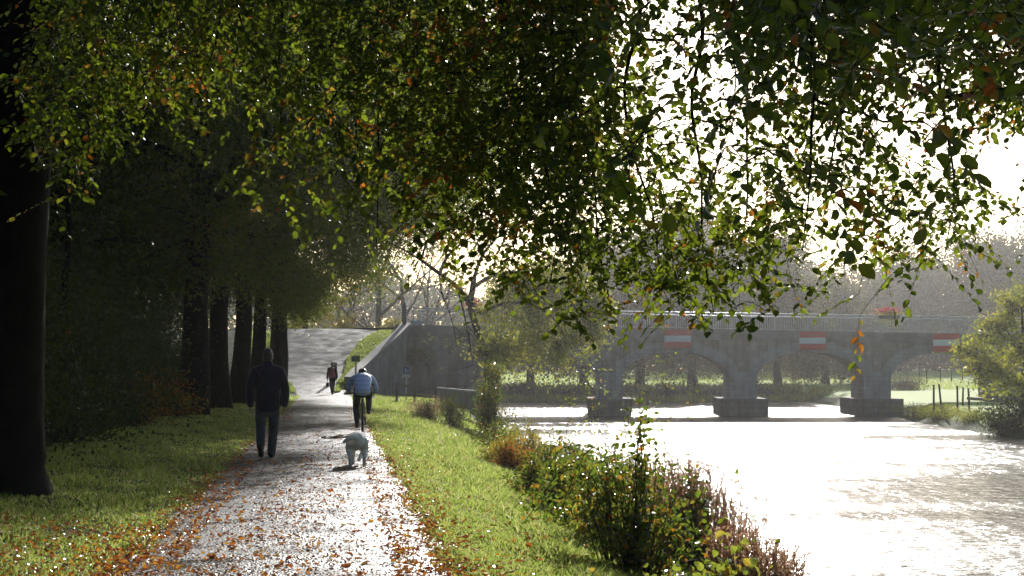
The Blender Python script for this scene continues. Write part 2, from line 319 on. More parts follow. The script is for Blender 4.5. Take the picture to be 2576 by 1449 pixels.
def water_mat():
    m, nt, out = mat('river_water'); b = N(nt, 'ShaderNodeBsdfPrincipled')
    b.inputs['Base Color'].default_value = (.03, .026, .018, 1); b.inputs['IOR'].default_value = 1.333
    n1 = noise(nt, 1.0, 4, .6, sc3=(.55, 1.6, 1)); n2 = noise(nt, 1.0, 3, .6, sc3=(2.6, 5.5, 1)); n3 = noise(nt, 1.0, 3, .5, sc3=(.05, .22, 1))
    ad = N(nt, 'ShaderNodeMath', operation='MULTIPLY_ADD'); ad.inputs[1].default_value = .35
    nt.links.new(n2.outputs[0], ad.inputs[0]); nt.links.new(n1.outputs[0], ad.inputs[2])
    n4 = noise(nt, 1.0, 2, .5, sc3=(1.3, .42, 1)); a4 = N(nt, 'ShaderNodeMath', operation='MULTIPLY_ADD'); a4.inputs[1].default_value = .7; nt.links.new(n4.outputs[0], a4.inputs[0]); nt.links.new(ad.outputs[0], a4.inputs[2]); ad = a4
    st = N(nt, 'ShaderNodeMapRange'); st.inputs['From Min'].default_value = .4; st.inputs['From Max'].default_value = .6; st.inputs['To Min'].default_value = .5; st.inputs['To Max'].default_value = 1.0
    nt.links.new(n3.outputs[0], st.inputs['Value'])
    bp = N(nt, 'ShaderNodeBump'); bp.inputs['Distance'].default_value = .3
    nt.links.new(st.outputs[0], bp.inputs['Strength']); nt.links.new(ad.outputs[0], bp.inputs['Height']); nt.links.new(bp.outputs[0], b.inputs['Normal'])
    rr = N(nt, 'ShaderNodeMapRange'); rr.inputs['From Min'].default_value = .38; rr.inputs['From Max'].default_value = .6; rr.inputs['To Min'].default_value = .1; rr.inputs['To Max'].default_value = .27
    nt.links.new(n3.outputs[0], rr.inputs['Value']); nt.links.new(rr.outputs[0], b.inputs['Roughness'])
    nt.links.new(b.outputs[0], out.inputs[0]); return m
M['water'] = water_mat()

# ------------------------------------------------------------------ terrain
WATER = -1.54
def sm(a, b, x): t = np.clip((x - a) / (b - a), 0, 1); return t * t * (3 - 2 * t)
def xp(y): return -0.35 - 0.105 * np.minimum(y, 108.0)
RAMP_TOP = 3.78
XA = -6.6
def ramp_z(y): return RAMP_TOP * (.55 * sm(87, 107, y) + .45 * np.clip((y - 88.5) / 17.5, 0, 1))
WALL = np.array([(-8.9, 91.4, .78), (-8.75, 93, 1.1), (-8.4, 96, 1.66), (-7.75, 99, 2.5), (-7.1, 102, 3.3), (-6.7, 104.95, 4.0)])
def wall_x(y): return np.interp(y, WALL[:, 1], WALL[:, 0])
def left_toe(y): return xp(y) + np.interp(y, [-40, 12, 30, 60, 85, 105, 125], [5.2, 6.4, 7.0, 7.2, 7.6, 9.6, 9.6])
def right_toe(y): return np.interp(y, [-60, 60, 75, 92, 105, 150], [23.5, 22.8, 21.6, 22.0, 23.6, 25.5])
def H(x, y):
    x = np.asarray(x, float); y = np.asarray(y, float)
    d = x - xp(y); toe = left_toe(y)
    low = .10 * sm(-1.5, -4, d) + .5 * sm(-6, -30, d)
    e = (x - (xp(y) + 2.1)) / np.maximum(toe - (xp(y) + 2.1), .5)      # 0 at the top of the bank, 1 at the water's edge
    bank = -.12 * sm(1.3, 2.3, d) - 1.50 * np.clip(e, 0, 3) ** 1.25 * (d > 2.1) - .04 * (e > 1)
    bank = np.maximum(bank, WATER - 1.3)
    flat = sm(74, 90, y) * sm(toe + .6, toe - 2.2, x)                    # ground by the abutment stays higher, under the fence
    bank = bank * (1 - flat) + np.maximum(bank, -.3) * flat
    low = low + np.where(d > 1.3, bank, 0)
    emb = ramp_z(y)
    on = np.where(y > 91.3, np.where(x < wall_x(y) + .1, 1.0, 0.0), sm(-8.0, -9.6, x))
    left = np.where(y <= 112, low * (1 - sm(86, 100, y)) + emb * on, np.where(x < XA, 3.5 - 2.2 * sm(112, 150, y), np.maximum(low, WATER - 1.3)))
    left = np.where((y <= 112) & (on < .5), low, left)
    rt = right_toe(y)
    rb = WATER - 1.2 + 1.3 * sm(-2.5, .2, x - rt) + .75 * sm(.0, 2.2, x - rt) + 1.3 * sm(2, 60, x - rt) * .4 + 1.2 * sm(150, 240, y)
    mid = 8 if np.isscalar(y) else 8
    z = np.where(x > (toe + rt) / 2, rb, left)
    far = WATER - 1.2 + (1.2 + .9) * sm(144, 151, y) + 1.35 * sm(151, 240, y)
    riv = (x > toe - 40) & (x <= rt)
    z = np.where((y > 124) & riv, np.maximum(far, np.where(x > rt - 2.5, rb, -9)), z)
    return z
yl = np.concatenate([np.arange(-40, 8, 4.0), np.arange(8, 60, .6), np.arange(60, 84, 1.0), np.arange(84, 108, .5), np.arange(108, 124, 1.5), np.arange(124, 156, 1.6), np.arange(156, 260, 8), [280, 310, 340]])
dl = np.concatenate([[-190, -140, -90, -60, -42, -30, -22, -17], np.arange(-13, -4, .8), np.arange(-4, 7.6, .25), np.arange(7.6, 13, .6), np.arange(13, 28, 1.5), np.arange(28, 42, .7), [44, 48, 54, 62, 75, 95, 130, 190]])
def sheet(name, X, Yv, Z, mats, mi=None, smooth=True):
    a, b = X.shape; mb = MB()
    i = np.arange(a - 1)[:, None] * b; j = np.arange(b - 1)[None]
    f = np.stack([i + j, i + j + 1, i + b + j + 1, i + b + j], -1)
    v = np.stack([X, Yv, Z], -1).reshape(-1, 3)
    if mi is None: mb.add(v, f4=f.reshape(-1, 4))
    else:
        mb.add(v); mb.n = 0
        for k in (0, 1):
            q = f[mi == k]; mb.f[4].append(q.reshape(-1, 4)); mb.m[4].append(np.full(len(q), k))
    return mb.build(name, mats, smooth=smooth)
X = xp(yl)[:, None] + dl[None]; YY = np.repeat(yl[:, None], len(dl), 1); Z = H(X, YY)
nz = np.sin(X * 3.1 + YY * 1.7) * np.sin(YY * 2.3 - X * .7) * .018 * sm(1.4, 2.0, np.abs(X - xp(YY)))
cx, cy = (X[:-1, :-1] + X[1:, 1:]) / 2, (YY[:-1, :-1] + YY[1:, 1:]) / 2
mi = ((cx > right_toe(cy) + 1.0) | (cy > 152)).astype(int)
tag(sheet('ground', X, YY, Z + nz, [M['ground'], M['meadow']], mi), kind='structure')
# path: same cross lines as the ground, 2 cm above it; it flares on the ramp
yp = yl[(yl >= -40) & (yl <= 106.7)]
pl = np.interp(yp, [-40, 86, 90, 93, 97, 106], [-1.25 + 0, -1.3, -1.6, -2.2, -2.5, -3.2]) + xp(yp)
pr = np.interp(yp, [-40, 86, 88, 93, 97, 101, 104, 106], np.array([1.25, 1.25, .95, .95, 1.15, 1.9, 2.9, 3.9])) + xp(yp)
pr = np.minimum(pr, np.where(yp > 91.0, wall_x(yp) - .5, 99))
jit = RNG.normal(0, .035, (2, len(yp)))
tt = np.linspace(0, 1, 11)
PX = (pl + jit[0])[:, None] * (1 - tt) + (pr + jit[1])[:, None] * tt; PY = np.repeat(yp[:, None], 11, 1)
camber = .03 * (1 - (2 * tt - 1) ** 2)
path = sheet('path', PX, PY, ramp_z(PY) + .012 + camber[None], [M['path']]); tag(path, kind='structure')
# road across the bridge and along the top of the embankment
mb = MB(); rx = np.concatenate([np.arange(-90, -6, 6.0), np.arange(-6, 62, 4.0)]); ry = np.array([104.9, 106.5, 108.5, 110.4])
def deck_z(x): return 3.76 - .0165 * (np.maximum(x, -6.4) - 10.0)
D0 = 105.0; DT = 5.5; SK = .3
RX, RY = np.meshgrid(rx, ry, indexing='ij'); RZ = np.where(RX < -6.5, RAMP_TOP + .03, deck_z(RX) - .12); RY = np.where((RX < -6.5) & (RY < 107), 106.7, RY)
tag(sheet('road', RX, RY, RZ, [M['path']]), kind='structure')
# river
wy = np.concatenate([np.arange(-40, 150, 6.0), [152, 156]]); wx = np.linspace(0, 1, 24)
WX = np.stack([np.linspace(left_toe(y) - 3.0 - (30 if y > 122 else 0), right_toe(y) + 2.4, 24) for y in wy])
tag(sheet('water', WX, np.repeat(wy[:, None], 24, 1), np.full(WX.shape, WATER), [M['water']]), kind='structure')

# ------------------------------------------------------------------ bridge
bridge = thing('stone_bridge', (10, D0, WATER), 'stone bridge of low arches crossing the bright river', 'bridge')
XR = 46.0; XL = -7.2
PITCH = 8.24; PC = [(1532 - HU) / F * D0 + PITCH * k for k in range(-1, 6)]       # pier centres; the first is the left abutment face
HW = .84; SPR = EYE + (HV - 950) / F * D0; CROWN = EYE + (HV - 886) / F * D0
def arch_z(x, a, b):
    c, w = (a + b) / 2, (b - a) / 2; t = np.clip(np.abs(x - c) / w, 0, 1)
    return SPR + (CROWN - SPR) * (1 - t ** 2.15) ** .56
ARCH = [(PC[k] + HW, PC[k + 1] - HW) for k in range(len(PC) - 1)]
BAND = .62                                                  # fascia height under the deck
mb = MB()
def wallquad(mb, a, b, c, d, m=0): mb.add([a, b, c, d], f4=[[0, 1, 2, 3]], m=m)
BZ = WATER - 1.2
for yy, sk, flip in ((D0, 0, 0), (D0 + DT, SK, 1)):
    for (a, b) in ARCH:
        xs = a + (b - a) * (1 - np.cos(np.linspace(0, math.pi, 41))) / 2; zs = arch_z(xs, a, b)
        for i in range(40):
            q = [(xs[i] + sk, yy, zs[i]), (xs[i+1] + sk, yy, zs[i+1]), (xs[i+1] + sk, yy, deck_z(xs[i+1]) - .1), (xs[i] + sk, yy, deck_z(xs[i]) - .1)]
            wallquad(mb, *(q if not flip else q[::-1]))
    for k in range(1, len(PC)):
        a, b = PC[k] - HW, PC[k] + HW
        wallquad(mb, (a+sk, yy, BZ), (b+sk, yy, BZ), (b+sk, yy, SPR), (a+sk, yy, SPR)); wallquad(mb, (a+sk, yy, SPR), (b+sk, yy, SPR), (b+sk, yy, deck_z(b) - .1), (a+sk, yy, deck_z(a) - .1))
    a, b = XL, PC[0] + HW
    wallquad(mb, (a, yy, BZ), (b+sk, yy, BZ), (b+sk, yy, deck_z(b) - .1), (a, yy, deck_z(a) - .1))
wallquad(mb, (XL, D0 + DT, BZ), (XL, D0, BZ), (XL, D0, deck_z(XL) - .1), (XL, D0 + DT, deck_z(XL) - .1))
mb.build('spandrel_wall', M['masonry'], bridge)
for k, (a, b) in enumerate(ARCH):
    xs = a + (b - a) * (1 - np.cos(np.linspace(0, math.pi, 41))) / 2; zs = arch_z(xs, a, b)
    mb = MB()                                               # underside of the vault with the pier faces
    xx = np.concatenate([[a], xs, [b]]); zz = np.concatenate([[BZ], zs, [BZ]])
    for i in range(len(xx) - 1):
        wallquad(mb, (xx[i], D0, zz[i]), (xx[i] + SK, D0 + DT, zz[i]), (xx[i+1] + SK, D0 + DT, zz[i+1]), (xx[i+1], D0, zz[i+1]))
    mb.build('vault', M['pier_stone'], bridge)
    mb = MB()                                               # ring of paler dressed stones, standing proud of the wall
    nx = -np.gradient(zs); nzv = np.gradient(xs); l = np.hypot(nx, nzv); nx, nzv = nx / l, nzv / l
    nx[0], nzv[0] = -1, .3; nx[-1], nzv[-1] = 1, .3
    T = .62; ox = np.clip(xs + nx * T, a - HW + .04, b + HW - .04); oz = np.minimum(zs + nzv * T, deck_z(xs) - BAND - .05)
    yo = D0 - .05
    for i in range(40):
        wallquad(mb, (xs[i], yo, zs[i]), (xs[i+1], yo, zs[i+1]), (ox[i+1], yo, oz[i+1]), (ox[i], yo, oz[i]))
        wallquad(mb, (ox[i], yo, oz[i]), (ox[i+1], yo, oz[i+1]), (ox[i+1], D0 + .01, oz[i+1]), (ox[i], D0 + .01, oz[i]))
        wallquad(mb, (xs[i], yo, zs[i]), (xs[i], D0 + .01, zs[i]), (xs[i+1], D0 + .01, zs[i+1]), (xs[i+1], yo, zs[i+1]))
    mb.build('arch_ring', M['pier_stone'], bridge)
for k in range(1, len(PC)):
    c = PC[k]; mb = MB()
    box(mb, (c, D0 - .015, (BZ + SPR + .35) / 2), (2 * HW - .02, .09, SPR + .35 - BZ)); mb.build('pier_facing', M['pier_stone'], bridge)
    mb = MB(); w = 1.45 if k > 1 else 1.36; ztop = EYE + (HV - 1004) / F * (D0 - 1.2); y0, y1 = D0 - 1.25, D0 + DT + .9
    pts = [(-w, y0 + .5), (-w * .8, y0 + .1), (-.4, y0), (.4, y0), (w * .8, y0 + .1), (w, y0 + .5), (w + SK, y1 - .4), (0, y1), (-w + SK, y1 - .4)]
    n = len(pts); v = [(c + x, y, BZ) for x, y in pts] + [(c + x, y, ztop) for x, y in pts] + [(c, (y0 + y1) / 2, ztop)]
    mb.add(v, f4=[[i, (i+1) % n, n + (i+1) % n, n + i] for i in range(n)], f3=[[n + i, n + (i+1) % n, 2 * n] for i in range(n)])
    mb.build('pier_footing', M['footing'], bridge)
for yy, s in ((D0, -1), (D0 + DT, 1)):
    mb = MB()
    xa, xb = XL, XR
    if 1:
        ya, yb = yy + s * .12, yy - s * .25
        v = [(x, y, deck_z(x) + dz) for x in (xa, xb) for y in (ya, yb) for dz in (-BAND, 0)]
        mb.add(v, f4=[[0,1,3,2],[4,6,7,5],[0,4,5,1],[2,3,7,6],[0,2,6,4],[1,5,7,3]])
    mb.build('fascia_beam', M['concrete'], bridge)
mb = MB(); v = [(x, y, deck_z(x) - .16) for x in (XL, XR) for y in (D0 + .26, D0 + DT - .26)]
mb.add(v, f4=[[0, 2, 3, 1]]); mb.build('deck_slab', M['concrete'], bridge)

# railings
def railing(y, label):
    t = thing('bridge_railing', (10, y, float(deck_z(10))), label, 'railing', 'steel railings along the bridge')
    xs = np.arange(-6.05, XR - .3, 2.02)
    mb = MB(); tube(mb, [(x, y, deck_z(x) + 1.03) for x in xs], .045, 14); mb.build('top_rail', M['steel'], t, smooth=True)
    mb = MB(); bar(mb, (xs[0], y, deck_z(xs[0]) + .09), (xs[-1], y, deck_z(xs[-1]) + .09), .04, .04); mb.build('bottom_rail', M['rail'], t)
    for i, x in enumerate(xs):
        mb = MB(); box(mb, (x, y, deck_z(x) + .5), (.05, .05, 1.0)); mb.build('post', M['rail'], t)
        if i < len(xs) - 1:
            mb = MB()
            for q in np.linspace(x + .112, xs[i+1] - .112, 17): box(mb, (q, y, deck_z(q) + .55), (.022, .022, .9))
            mb.build('baluster_panel', M['rail'], t)
railing(D0 + .04, 'grey baluster railing along the near edge of the stone bridge')
railing(D0 + DT - .04, 'grey baluster railing along the far edge of the stone bridge')
# end post, notice behind the railing
t = thing('railing_end_post', (*P(1017, 822, 104.6)[:2], 3.9), 'slate blue post at the left end of the bridge railing', 'post')
mb = MB(); b0 = P(1017, 822, 104.6); box(mb, (b0[0], b0[1], b0[2] + .58), (.26, .22, 1.16)); mb.build('post_body', M['slate_paint'], t)
mb = MB(); box(mb, (b0[0] + .02, b0[1], b0[2] + 1.16 + .17), (.16, .14, .34)); mb.build('post_cap', M['slate_paint'], t)
b0 = P(1046, 812, 107.5)
t = thing('notice_board', (b0[0], b0[1], float(deck_z(b0[0])) - .1), 'low turquoise board behind the left end of the railing', 'board')
mb = MB(); box(mb, (b0[0], b0[1], float(deck_z(b0[0])) + .2), (.62, .04, .26)); mb.build('panel', M['teal'], t)
for s in (-.24, .24):
    mb = MB(); box(mb, (b0[0] + s, b0[1] + .04, float(deck_z(b0[0])) + .02), (.05, .04, .44)); mb.build('leg', M['slate_paint'], t)
# red-white-red navigation signs
for i, (u, lab) in enumerate(((1705, 'red and white striped sign over the arch just right of the willow'), (2044, 'red and white striped sign over the middle arch, below the hanging orange leaves'), (2381, 'red and white striped sign half hidden by the bush on the right bank'))):
    x = (u - HU) / F * (D0 - .2); zc = EYE + (HV - 852 - 5 * i) / F * (D0 - .2); yb = D0 - .16
    t = thing('navigation_sign', (x, yb, zc), lab, 'sign', 'navigation signs on the bridge')
    mb = MB(); box(mb, (x, yb, zc), (1.62, .03, 1.13)); mb.build('back_plate', M['rail'], t)
    for dz, mm, nm in ((.377, 'sign_red', 'stripe'), (0, 'sign_white', 'stripe'), (-.377, 'sign_red', 'stripe')):
        mb = MB(); box(mb, (x, yb - .02, zc + dz), (1.62, .012, .375)); mb.build(nm, M[mm], t)
# flower boxes
def flower_box(u, w, lab):
    x = (u - HU) / F * (D0 - .1); z = float(deck_z(x)) + .95; y = D0 - .14
    t = thing('flower_box', (x, y, z), lab, 'planter', 'flower boxes on the railing')
    mb = MB(); n = 12
    prof = [(-.1, 0), (.1, 0), (.14, .22), (-.14, .22)]
    v = [(x + s * w / 2, y + p, z - .1 + q) for s in (-1, 1) for p, q in prof]
    mb.add(v, f4=[[3,2,1,0],[4,5,6,7],[0,1,5,4],[1,2,6,5],[2,3,7,6],[3,0,4,7]]); mb.build('box_trough', M['slate_paint'], t)
    mb = MB(); k = 700; p = np.stack([x + RNG.normal(0, w * .3, k), y + RNG.normal(-.05, .14, k), z + .1 - np.abs(RNG.normal(0, .35, k)) + .25], -1)
    leaves(mb, p, rdir(k), rdir(k, 1), .09, .06, 0); mb.build('trailing_leaves', M['box_leaf'], t)
    mb = MB(); k = 520; p = np.stack([x + RNG.normal(-.1, w * .3, k), y + RNG.normal(-.04, .13, k), z + .38 + RNG.normal(0, .11, k)], -1)
    leaves(mb, p, rdir(k), rdir(k, 1), .085, .07, 0); mb.build('blossoms', M['petal'], t)
flower_box(2236, 1.25, 'flower box of red blossoms on the railing right of the middle arch')
flower_box(1192, .9, 'flower box of red blossoms on the railing behind the leaning tree')

# wing wall
wc = curve(WALL, 40)
t = thing('retaining_wall', tuple(WALL[0]), 'curved stone wing wall climbing beside the ramp to the bridge', 'wall')
mb = MB()
for i in range(39):
    a, b = wc[i], wc[i+1]
    for dx in (0, .38):
        q = [(a[0]+dx, a[1], -.9), (b[0]+dx, b[1], -.9), (b[0]+dx, b[1], b[2]), (a[0]+dx, a[1], a[2])]; wallquad(mb, *q)
a = wc[0]; wallquad(mb, (a[0], a[1], -.9), (a[0] + .38, a[1], -.9), (a[0] + .38, a[1], a[2]), (a[0], a[1], a[2]))
mb.build('wall_face', M['wall_stone'], t)
mb = MB(); sweep_profile(mb, wc + np.array([.19, 0, .0]), [(-.27, 0), (.27, 0), (.27, .14), (-.27, .14)]); mb.build('coping', M['stone'], t)

# ------------------------------------------------------------------ people, dog, bicycle
def body(name, chains, voxel, m, parent, smooth=4):
    """lofts fused into one continuous skin"""
    mb = MB()
    for c in chains:
        p, r = c[0], c[1]; ry = c[2] if len(c) > 2 else None; k = max(len(p) * 4, 8)
        t0 = np.linspace(0, 1, len(p)); t1 = np.linspace(0, 1, k)
        rr = np.interp(t1, t0, np.broadcast_to(r, (len(p),))); yy = None if ry is None else np.interp(t1, t0, np.broadcast_to(ry, (len(p),)))
        tube(mb, curve(p, k), rr, 14, ry=yy, cap=True)
    o = mb.build(name, m, parent, smooth=True, local=True)
    md = o.modifiers.new('fuse', 'REMESH'); md.mode = 'VOXEL'; md.voxel_size = voxel; md.use_smooth_shade = True
    ms = o.modifiers.new('soften', 'SMOOTH'); ms.iterations = smooth; ms.factor = .5
    dg = bpy.context.evaluated_depsgraph_get(); me = bpy.data.meshes.new_from_object(o.evaluated_get(dg))
    o.modifiers.clear(); old = o.data; o.data = me; bpy.data.meshes.remove(old)
    if not me.materials: me.materials.append(m)
    for p in me.polygons: p.use_smooth = True
    return o
def hand(wr, d, thumb, k=1.0):
    """palm, four unequal bent fingers and a thumb leaving the side of the palm"""
    wr = np.asarray(wr, float); d = unit(np.asarray(d, float)); fw = np.array([0, 1.0, 0]); fw = unit(fw - d * (fw @ d)); nrm = np.cross(d, fw)
    out = [([wr - d * .02, wr + d * .03, wr + d * .085], [.017 * k, .022 * k, .019 * k], [.026 * k, .034 * k, .038 * k])]
    for i, L in enumerate((.068, .078, .072, .056)):
        o = wr + d * .085 + fw * (.030 - .02 * i); c = nrm * thumb * .02
        out.append(([o, o + d * L * .5 + c * .3, o + d * L * .82 + c * 1.1, o + d * L * .95 + c * 1.9], [.0088 * k, .0085 * k, .008 * k, .0072 * k]))
    o = wr + d * .03 + fw * .03
    out.append(([o, o + fw * .025 + d * .03 + nrm * thumb * .012, o + fw * .028 + d * .06 + nrm * thumb * .022], [.011 * k, .010 * k, .0085 * k]))
    return out
def head(c, h=1.0, f=(0, 1, 0)):
    c = np.asarray(c, float); f = np.asarray(f, float); up = np.array([0, 0, 1.0]); s = np.array([1.0, 0, 0])
    return [([c - up * .085 * h + f * .02, c - up * .03 * h + f * .012, c + up * .04 * h, c + up * .075 * h], [.045 * h, .066 * h, .074 * h, .058 * h], [.06 * h, .085 * h, .092 * h, .07 * h]),
            ([c + f * .085 + up * .02, c + f * .105 - up * .02], [.012, .017]),                       # nose
            ([c + f * .07 - up * .055 - s * .02, c + f * .078 - up * .055, c + f * .07 - up * .055 + s * .02], [.012, .014, .012]),   # mouth
            ([c + f * .075 + up * .035 - s * .035, c + f * .085 + up * .035 - s * .02], [.014, .013]), ([c + f * .075 + up * .035 + s * .035, c + f * .085 + up * .035 + s * .02], [.014, .013]),  # brows
            ([c - s * .077 + up * .025, c - s * .08 - up * .03], [.01, .008], [.022, .014]), ([c + s * .077 + up * .025, c + s * .08 - up * .03], [.01, .008], [.022, .014])]  # ears
def eyes(c, parent, f=.09):
    mb = MB()
    for s in (-.03, .03): tube(mb, [(c[0] + s, c[1] + f - .006, c[2] + .012), (c[0] + s, c[1] + f, c[2] + .012)], .011, 8, cap=True)
    mb.build('eyes', M['black'], parent, smooth=True, local=True)

# --- walking man
t = thing('person', (-4.0, 28.0, .03), 'man in dark navy jacket and grey-blue jeans walking away at the left path edge', 'person'); t.rotation_euler.z = R(5)
L = dict(hip=(-.095, 0, .92), knee=(-.115, .0, .5), ank=(-.10, -.30, .19), toe=(-.10, -.16, .05))
Rr = dict(hip=(.095, 0, .92), knee=(.085, .10, .5), ank=(.05, .14, .09), toe=(.06, .30, .035))
lw = (-.285, .05, .88); rw = (.275, .0, .885)
bd = head((0.0, .03, 1.665), 1.08)
bd += [([(0, -.01, 1.42), (0, 0, 1.52), (0, .02, 1.6)], [.07, .06, .058], [.065, .06, .06]),
       ([(0, 0, .9), (0, 0, 1.1), (0, -.01, 1.3), (0, -.01, 1.43)], [.15, .14, .165, .12], [.1, .1, .11, .08])]
for q in (L, Rr): bd.append(([q['hip'], q['knee'], q['ank']], [.085, .055, .04]))
for s, w in ((-1, lw), (1, rw)):
    bd.append(([(s * .18, -.01, 1.42), (s * .265, -.05, 1.15), w], [.055, .043, .03]))
    bd += hand(w, (s * -.12, .05, -1), -s, 1.12)
o = body('body', bd, .0065, M['skin'], t)
eyes((0, .03, 1.665), t)
jk = [([(0, 0, .845), (0, 0, .95), (0, -.01, 1.15), (0, -.015, 1.33), (0, -.01, 1.44), (0, -.005, 1.5)], [.205, .205, .2, .215, .18, .085], [.145, .145, .14, .15, .12, .085]),
      ([(-.19, -.005, 1.435), (0, -.01, 1.485), (.19, -.005, 1.435)], [.07, .075, .07], [.07, .07, .07]),
      ([(0, 0, 1.5), (0, .012, 1.585)], [.084, .076], [.084, .08])]
for s, w in ((-1, lw), (1, rw)):
    jk.append(([(s * .195, -.01, 1.425), (s * .245, -.03, 1.3), (s * .283, -.055, 1.14), (s * .285, -.02, 1.0), w], [.085, .08, .074, .066, .056]))
body('jacket', jk, .011, M['navy'], t, 3)
tr = [([(0, 0, .8), (0, 0, .98)], [.165, .17], [.125, .125])]
tr.append(([L['hip'], (-.11, .01, .7), L['knee'], (-.108, -.15, .34), (-.1, -.29, .2)], [.1, .095, .078, .073, .066]))
tr.append(([Rr['hip'], (.095, .06, .7), Rr['knee'], (.07, .13, .3), (.05, .135, .085)], [.1, .095, .08, .074, .072]))
body('trousers', tr, .011, M['jeans'], t, 3)
for q, hl in ((L, (-.10, -.345, .185)), (Rr, (.045, .085, .05))):
    body('shoe', [([hl, ((hl[0] + q['toe'][0]) / 2, (hl[1] + q['toe'][1]) / 2, (hl[2] + q['toe'][2]) / 2 + .01), q['toe'], ], [.042, .05, .046], [.05, .045, .034]), ([hl, (q['ank'][0], q['ank'][1], q['ank'][2] + .03)], [.045, .045])], .009, M['shoe'], t, 2)
hr = [([(0, -.005, 1.62), (0, .0, 1.69), (0, .02, 1.742)], [.078, .092, .074], [.076, .095, .084]), ([(0, .08, 1.735), (0, .02, 1.757)], [.055, .06], [.03, .03]),
      ([(-.05, -.03, 1.755), (-.075, -.04, 1.772)], [.025, .012]), ([(.03, -.05, 1.765), (.055, -.07, 1.775)], [.025, .01]), ([(-.01, .0, 1.76), (.0, -.02, 1.775)], [.03, .016])]
body('hair', hr, .008, M['hair'], t, 2)
mb = MB(); tube(mb, curve([(-.2, -.13, 1.46), (-.12, -.172, 1.36), (.02, -.172, 1.15), (.14, -.16, .98), (.2, -.1, .9)], 14), .02, 6, ry=.008); mb.build('strap', M['strap'], t, smooth=True, local=True)

# --- cyclist (the bicycle is a thing of its own)
CB = (-3.35, 38.3, .03); CR = R(5)
t = thing('bicycle', CB, 'black bicycle ridden away along the path behind the dog', 'bicycle'); t.rotation_euler.z = CR
def torus(mb, c, r, tr, n=36, sides=8):
    a = np.linspace(0, 2 * math.pi, n, endpoint=False); b = np.linspace(0, 2 * math.pi, sides, endpoint=False)
    A, B = np.meshgrid(a, b, indexing='ij'); rr = r + tr * np.cos(B)
    v = np.stack([c[0] + tr * np.sin(B), c[1] + rr * np.cos(A), c[2] + rr * np.sin(A)], -1).reshape(-1, 3)
    i = np.arange(n)[:, None]; j = np.arange(sides)[None]
    f = np.stack([i * sides + j, ((i + 1) % n) * sides + j, ((i + 1) % n) * sides + (j + 1) % sides, i * sides + (j + 1) % sides], -1).reshape(-1, 4); mb.add(v, f4=f)
for c in ((0, -.46, .345), (0, .6, .345)):
    mb = MB(); torus(mb, c, .318, .027); w = mb.build('wheel', M['rubber'], t, smooth=True, local=True)
    mb = MB(); torus(mb, c, .285, .012); mb.build('rim', M['rail'], w, smooth=True, local=True)
    mb = MB(); tube(mb, [(-.06, c[1], c[2]), (.06, c[1], c[2])], .02, 8)
    for a in np.linspace(0, 2 * math.pi, 24, endpoint=False): tube(mb, [(.025 * (-1) ** int(a * 5), c[1], c[2]), (0, c[1] + .28 * math.cos(a), c[2] + .28 * math.sin(a))], .0014, 3)
    mb.build('spokes', M['steel'], w, local=True)
mb = MB()
bb, st, ht, hb = (0, 0, .3), (0, -.14, .8), (0, .46, .82), (0, .5, .68)
for a, b, r in ((bb, st, .017), (bb, hb, .02), (st, ht, .017), (ht, hb, .019)): tube(mb, [a, b], r, 8)
for s in (-.065, .065):
    tube(mb, [(s * .4, -.02, .3), (s, -.46, .345)], .009, 6); tube(mb, [(s * .3, -.14, .78), (s, -.46, .345)], .008, 6); tube(mb, [(s * .7, .5, .68), (s * .8, .6, .345)], .012, 6)
mb.build('frame', M['bike_metal'], t, smooth=True, local=True)
body('saddle', [([(0, -.24, .925), (0, -.16, .93), (0, .0, .915)], [.07, .055, .02], [.025, .025, .018])], .008, M['black'], t)
mb = MB(); tube(mb, [st, (0, -.16, .92)], .013, 8); mb.build('seat_post', M['steel'], t, local=True)
mb = MB(); tube(mb, [ht, (0, .49, .9)], .014, 8); tube(mb, curve([(-.3, .46, .9), (-.1, .52, .91), (0, .53, .91), (.1, .52, .91), (.3, .46, .9)], 14), .013, 8); mb.build('handlebar', M['bike_metal'], t, smooth=True, local=True)
mb = MB(); torus(mb, (.045, 0, .3), .09, .006, 28, 5); tube(mb, [(.05, 0, .3), (.075, -.02, .47)], .01, 6); tube(mb, [(-.05, 0, .3), (-.075, .02, .13)], .01, 6); tube(mb, [(-.06, 0, .3), (.06, 0, .3)], .018, 8); mb.build('crank', M['steel'], t, local=True)
for s, y, z in ((1, -.02, .47), (-1, .02, .13)):
    mb = MB(); box(mb, (s * .125, y, z), (.09, .08, .022)); mb.build('pedal', M['rubber'], t, local=True)
mb = MB(); box(mb, (.05, -.46, .345), (.03, .11, .11)); tube(mb, [(.06, -.46, .345), (.06, -.44, .2)], .014, 6); mb.build('derailleur', M['bike_metal'], t, local=True)
t = thing('person', CB, 'cyclist bent forward in a pale blue jersey and black helmet', 'person'); t.rotation_euler.z = CR
bd = head((0, .5, 1.315), 1.0)
bd += [([(0, .34, 1.22), (0, .44, 1.27)], [.065, .06]),
       ([(0, -.14, 1.0), (0, .0, 1.1), (0, .2, 1.19), (0, .34, 1.22)], [.15, .14, .16, .12], [.1, .1, .11, .09])]
LEGS = ((-1, (-.1, -.12, .98), (-.14, .26, .62), (-.125, -.04, .21)), (1, (.1, -.12, .98), (.14, .30, .80), (.14, -.06, .50)))
for s, h, k, a in LEGS: bd.append(([h, k, a], [.09, .06, .04]))
AR = [(s, (s * .18, .31, 1.23), (s * .3, .36, 1.0), (s * .285, .44, .935)) for s in (-1, 1)]
